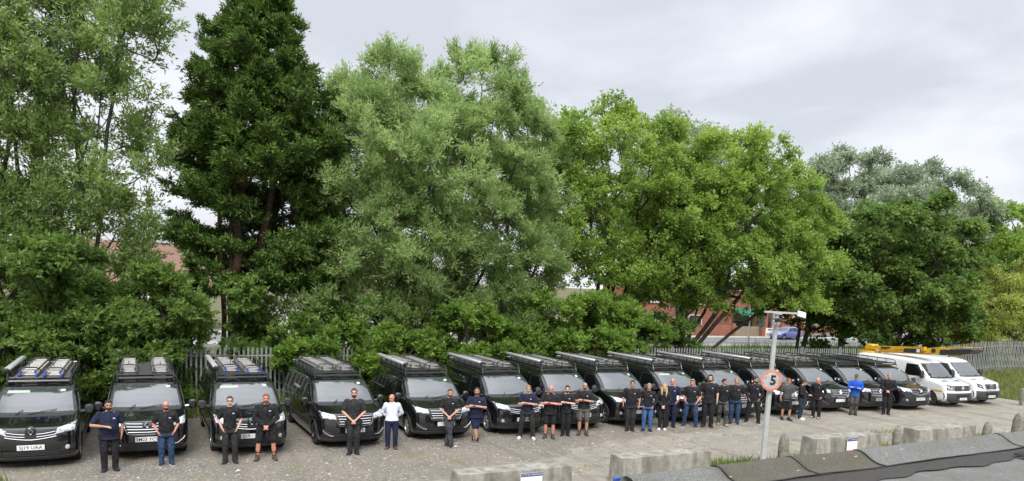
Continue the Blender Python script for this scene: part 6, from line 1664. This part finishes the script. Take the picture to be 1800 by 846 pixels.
PEOPLE = [
 dict(u=-1.02, n=20.0, t=4, H=1.72, label='stocky bearded man in navy tee gesturing across his stomach beside the second van', top='navy', sleeve='tee', bottom='black', shoes='black', sk='tan', hair='short', hairc='dark', beard='dark', arms=('gesture', 'down'), legs='stand', w=1.16, belly=.045, head=(0, .12)),
 dict(u=.23, n=20.2, t=0, H=1.62, label='bald bearded man with glasses, black polo and blue jeans', top='black', sleeve='tee', bottom='denim', shoes='navy', sk='pink', beard='dark', arms=('pocket', 'pocket'), legs='stand', w=1.06, belly=.02, polo=True, extra=('glasses',)),
 dict(u=1.72, n=20.05, t=0, H=1.73, label='slim dark-haired man with glasses in black polo and black trousers', top='black', sleeve='tee', bottom='charcoal', shoes='black', sk='pale', hair='short', hairc='brown', arms=('pocket', 'pocket'), legs='stand', w=.93, polo=True, extra=('glasses',)),
 dict(u=2.62, n=20.12, t=0, H=1.76, label='ginger-haired man in black hoodie and black shorts with clasped hands', top='black', sleeve='hood', bottom='black', shoes='boot', sk='pink', hair='short', hairc='ginger', beard='ginger', arms=('clasp', 'clasp'), legs='apart', short=True, sock=.35, w=1.06, extra=('holster',)),
 dict(u=4.97, n=20.2, t=0, H=1.84, label='bearded man in dark tee and black cargo trousers before the van with dark wheels', top='charcoal', sleeve='tee', bottom='charcoal', shoes='black', sk='fair', hair='short', hairc='brown', beard='dark', arms=('clasp', 'clasp'), legs='close', logo=False, extra=('holster', 'kneepads')),
 dict(u=6.17, n=20.55, t=0, H=1.60, label='bald man in white shirt and navy trousers with hands behind his back', top='white', sleeve='long', bottom='navytr', shoes='brown', sk='pink', arms=('behind', 'behind'), legs='stand', w=1.02, belly=.02, head=(-.7, .18), logo=False),
 dict(u=7.93, n=20.5, t=0, H=1.70, label='man in black polo and dark grey camouflage trousers with clasped hands', top='black', sleeve='tee', bottom='camo', shoes='black', sk='fair', hair='short', hairc='brown', beard='brown', arms=('clasp', 'clasp'), legs='cross', polo=True, head=(.2, .1), extra=('kneepads',), lean=-.05),
 dict(u=8.84, n=20.62, t=-4, H=1.70, label='man in navy polo and navy shorts leaning with arms and legs crossed', top='navy', sleeve='tee', bottom='navytr', shoes='greyshoe', sk='tan', hair='short', hairc='brown', beard='brown', arms=('cross', 'cross'), legs='cross', short=True, sock=.22, w=1.14, belly=.035, polo=True, extra=('watch', 'whitesole'), lean=-.08),
 dict(u=10.73, n=20.85, t=0, H=1.72, label='man in navy tee and dark work trousers standing wide with crossed arms', top='navy', sleeve='tee', bottom='charcoal', shoes='white', sk='fair', hair='short', hairc='fairh', arms=('cross', 'cross'), legs='apart'),
 dict(u=11.48, n=20.72, t=0, H=1.74, label='bald man in black tee and black shorts looking down with crossed arms', top='black', sleeve='tee', bottom='black', shoes='boot', sk='pink', beard='grey', arms=('cross', 'cross'), legs='stand', short=True, w=1.14, belly=.035, head=(0, .4), logo=False, extra=('watch',)),
 dict(u=12.22, n=20.95, t=0, H=1.66, label='man with long dark tied hair in black tee and black trousers', top='black', sleeve='tee', bottom='black', shoes='black', sk='pale', hair='tied', hairc='dark', beard='brown', arms=('cross', 'cross'), legs='close', w=.96),
 dict(u=12.86, n=20.9, t=2, H=1.76, label='bald bearded man in black polo and grey shorts with crossed arms', top='black', sleeve='tuck', bottom='stone', shoes='boot', sk='tan', beard='brown', arms=('cross', 'cross'), legs='stand', short=True, sock=.16, polo=True, extra=('watch',)),
 dict(u=14.93, n=21.15, t=0, H=1.76, label='dark-haired man in black polo holding gloves by his side', top='black', sleeve='tee', bottom='charcoal', shoes='black', sk='tan', hair='short', hairc='dark', arms=('down', 'down'), legs='close', w=1.08, belly=.02, polo=True, extra=('gloves', 'kneepads')),
 dict(u=15.52, n=20.98, t=0, H=1.67, label='grey-haired man in black hoodie and bright blue jeans', top='black', sleeve='hood', bottom='paledenim', shoes='black', sk='pink', hair='short', hairc='grey', arms=('pocket', 'pocket'), legs='stand', w=1.0, head=(0, .1)),
 dict(u=16.2, n=21.0, t=0, H=1.63, label='woman with long blonde hair, black top and black leggings', top='black', sleeve='hood', bottom='black', shoes='white', sk='pale', hair='long', hairc='blonde', arms=('clasp', 'clasp'), legs='close', w=.88),
 dict(u=16.85, n=21.4, t=0, H=1.77, label='bald man in navy tee and navy trousers behind the blonde woman', top='navy', sleeve='tee', bottom='navytr', shoes='black', sk='pink', arms=('down', 'pocket'), legs='stand', w=1.05, belly=.02),
 dict(u=17.6, n=21.2, t=0, H=1.75, label='man with sunglasses on his head, black polo and faded blue jeans', top='black', sleeve='tee', bottom='denim', shoes='navy', sk='pink', hair='short', hairc='grey', arms=('pocket', 'pocket'), legs='apart', w=1.03, polo=True, head=(-.25, .05), extra=('shades',)),
 dict(u=18.32, n=21.1, t=0, H=1.92, label='tallest man, long dark hair and beard, black polo and black trousers', top='black', sleeve='tee', bottom='black', shoes='black', sk='pale', hair='shaggy', hairc='dark', beard='brown', arms=('down', 'down'), legs='stand', w=1.03, polo=True),
 dict(u=19.1, n=21.2, t=14, H=1.74, label='man in black hoodie and grey work trousers looking sideways, tan boots', top='black', sleeve='hood', bottom='greygreen', shoes='tan', sk='tan', hair='short', hairc='dark', arms=('behind', 'behind'), legs='step', w=.97, head=(.9, .05), extra=('kneepads',)),
 dict(u=19.82, n=21.35, t=0, H=1.74, label='ruddy man in black polo and blue jeans left of the man in black jacket', top='black', sleeve='tee', bottom='denim', shoes='black', sk='pink', hair='short', hairc='fairh', arms=('behind', 'behind'), legs='stand', w=1.08, belly=.03, polo=True),
 dict(u=20.66, n=21.25, t=0, H=1.79, label='dark-bearded man in black jacket looking towards the speed limit sign', top='black', sleeve='long', bottom='black', shoes='black', sk='tan', hair='short', hairc='dark', beard='dark', arms=('pocket', 'pocket'), legs='apart', head=(1.0, .05), extra=('whitesole',)),
 dict(u=22.62, n=21.5, t=25, H=1.67, label='man in grey polo and black shorts partly behind the speed limit sign', top='grey', sleeve='tee', bottom='black', shoes='black', sk='tan', hair='short', hairc='ginger', arms=('down', 'phone'), legs='step', short=True, sock=.2, head=(.5, .2), logo=False),
 dict(u=23.36, n=21.45, t=75, H=1.62, label='person in black hoodie and dark jeans turned sideways with white trainers', top='black', sleeve='hood', bottom='darkdenim', shoes='white', sk='fair', hair='short', hairc='brown', arms=('phone', 'phone'), legs='close', head=(.2, .55), logo=False),
 dict(u=24.3, n=21.5, t=-20, H=1.68, label='bald man in black sweatshirt looking down, tan boots', top='black', sleeve='long', bottom='black', shoes='tan', sk='pink', arms=('hip', 'pocket'), legs='stand', w=1.05, head=(-.5, .35)),
 dict(u=26.78, n=21.75, t=0, H=1.74, label='man in bright blue jacket and cap with crossed arms', top='blue', sleeve='long', bottom='greygreen', shoes='black', sk='fair', hair='cap', hairc='brown', arms=('cross', 'cross'), legs='close', logo=False, extra=('kneepads',), head=(0, .1)),
 dict(u=28.5, n=21.5, t=0, H=1.80, label='man in black jacket with clasped hands before the van with plate CA23 MRK', top='black', sleeve='long', bottom='black', shoes='black', sk='fair', hair='short', hairc='grey', arms=('claspup', 'claspup'), legs='close', logo=False, lean=-.04, head=(-.2, .05)),
]
for p in PEOPLE:
    p = dict(p); u, n, t = p.pop('u'), p.pop('n'), p.pop('t'); Hh, lab = p.pop('H'), p.pop('label')
    person(u, n, fc(u, n, t), Hh, lab, **p)
def bake():
    dg = bpy.context.evaluated_depsgraph_get(); dg.update()
    for o in PEND:
        me = bpy.data.meshes.new_from_object(o.evaluated_get(dg)); old = o.data
        o.modifiers.clear(); o.data = me; bpy.data.meshes.remove(old)
        me.polygons.foreach_set('use_smooth', [True] * len(me.polygons)); me.update()
bake()
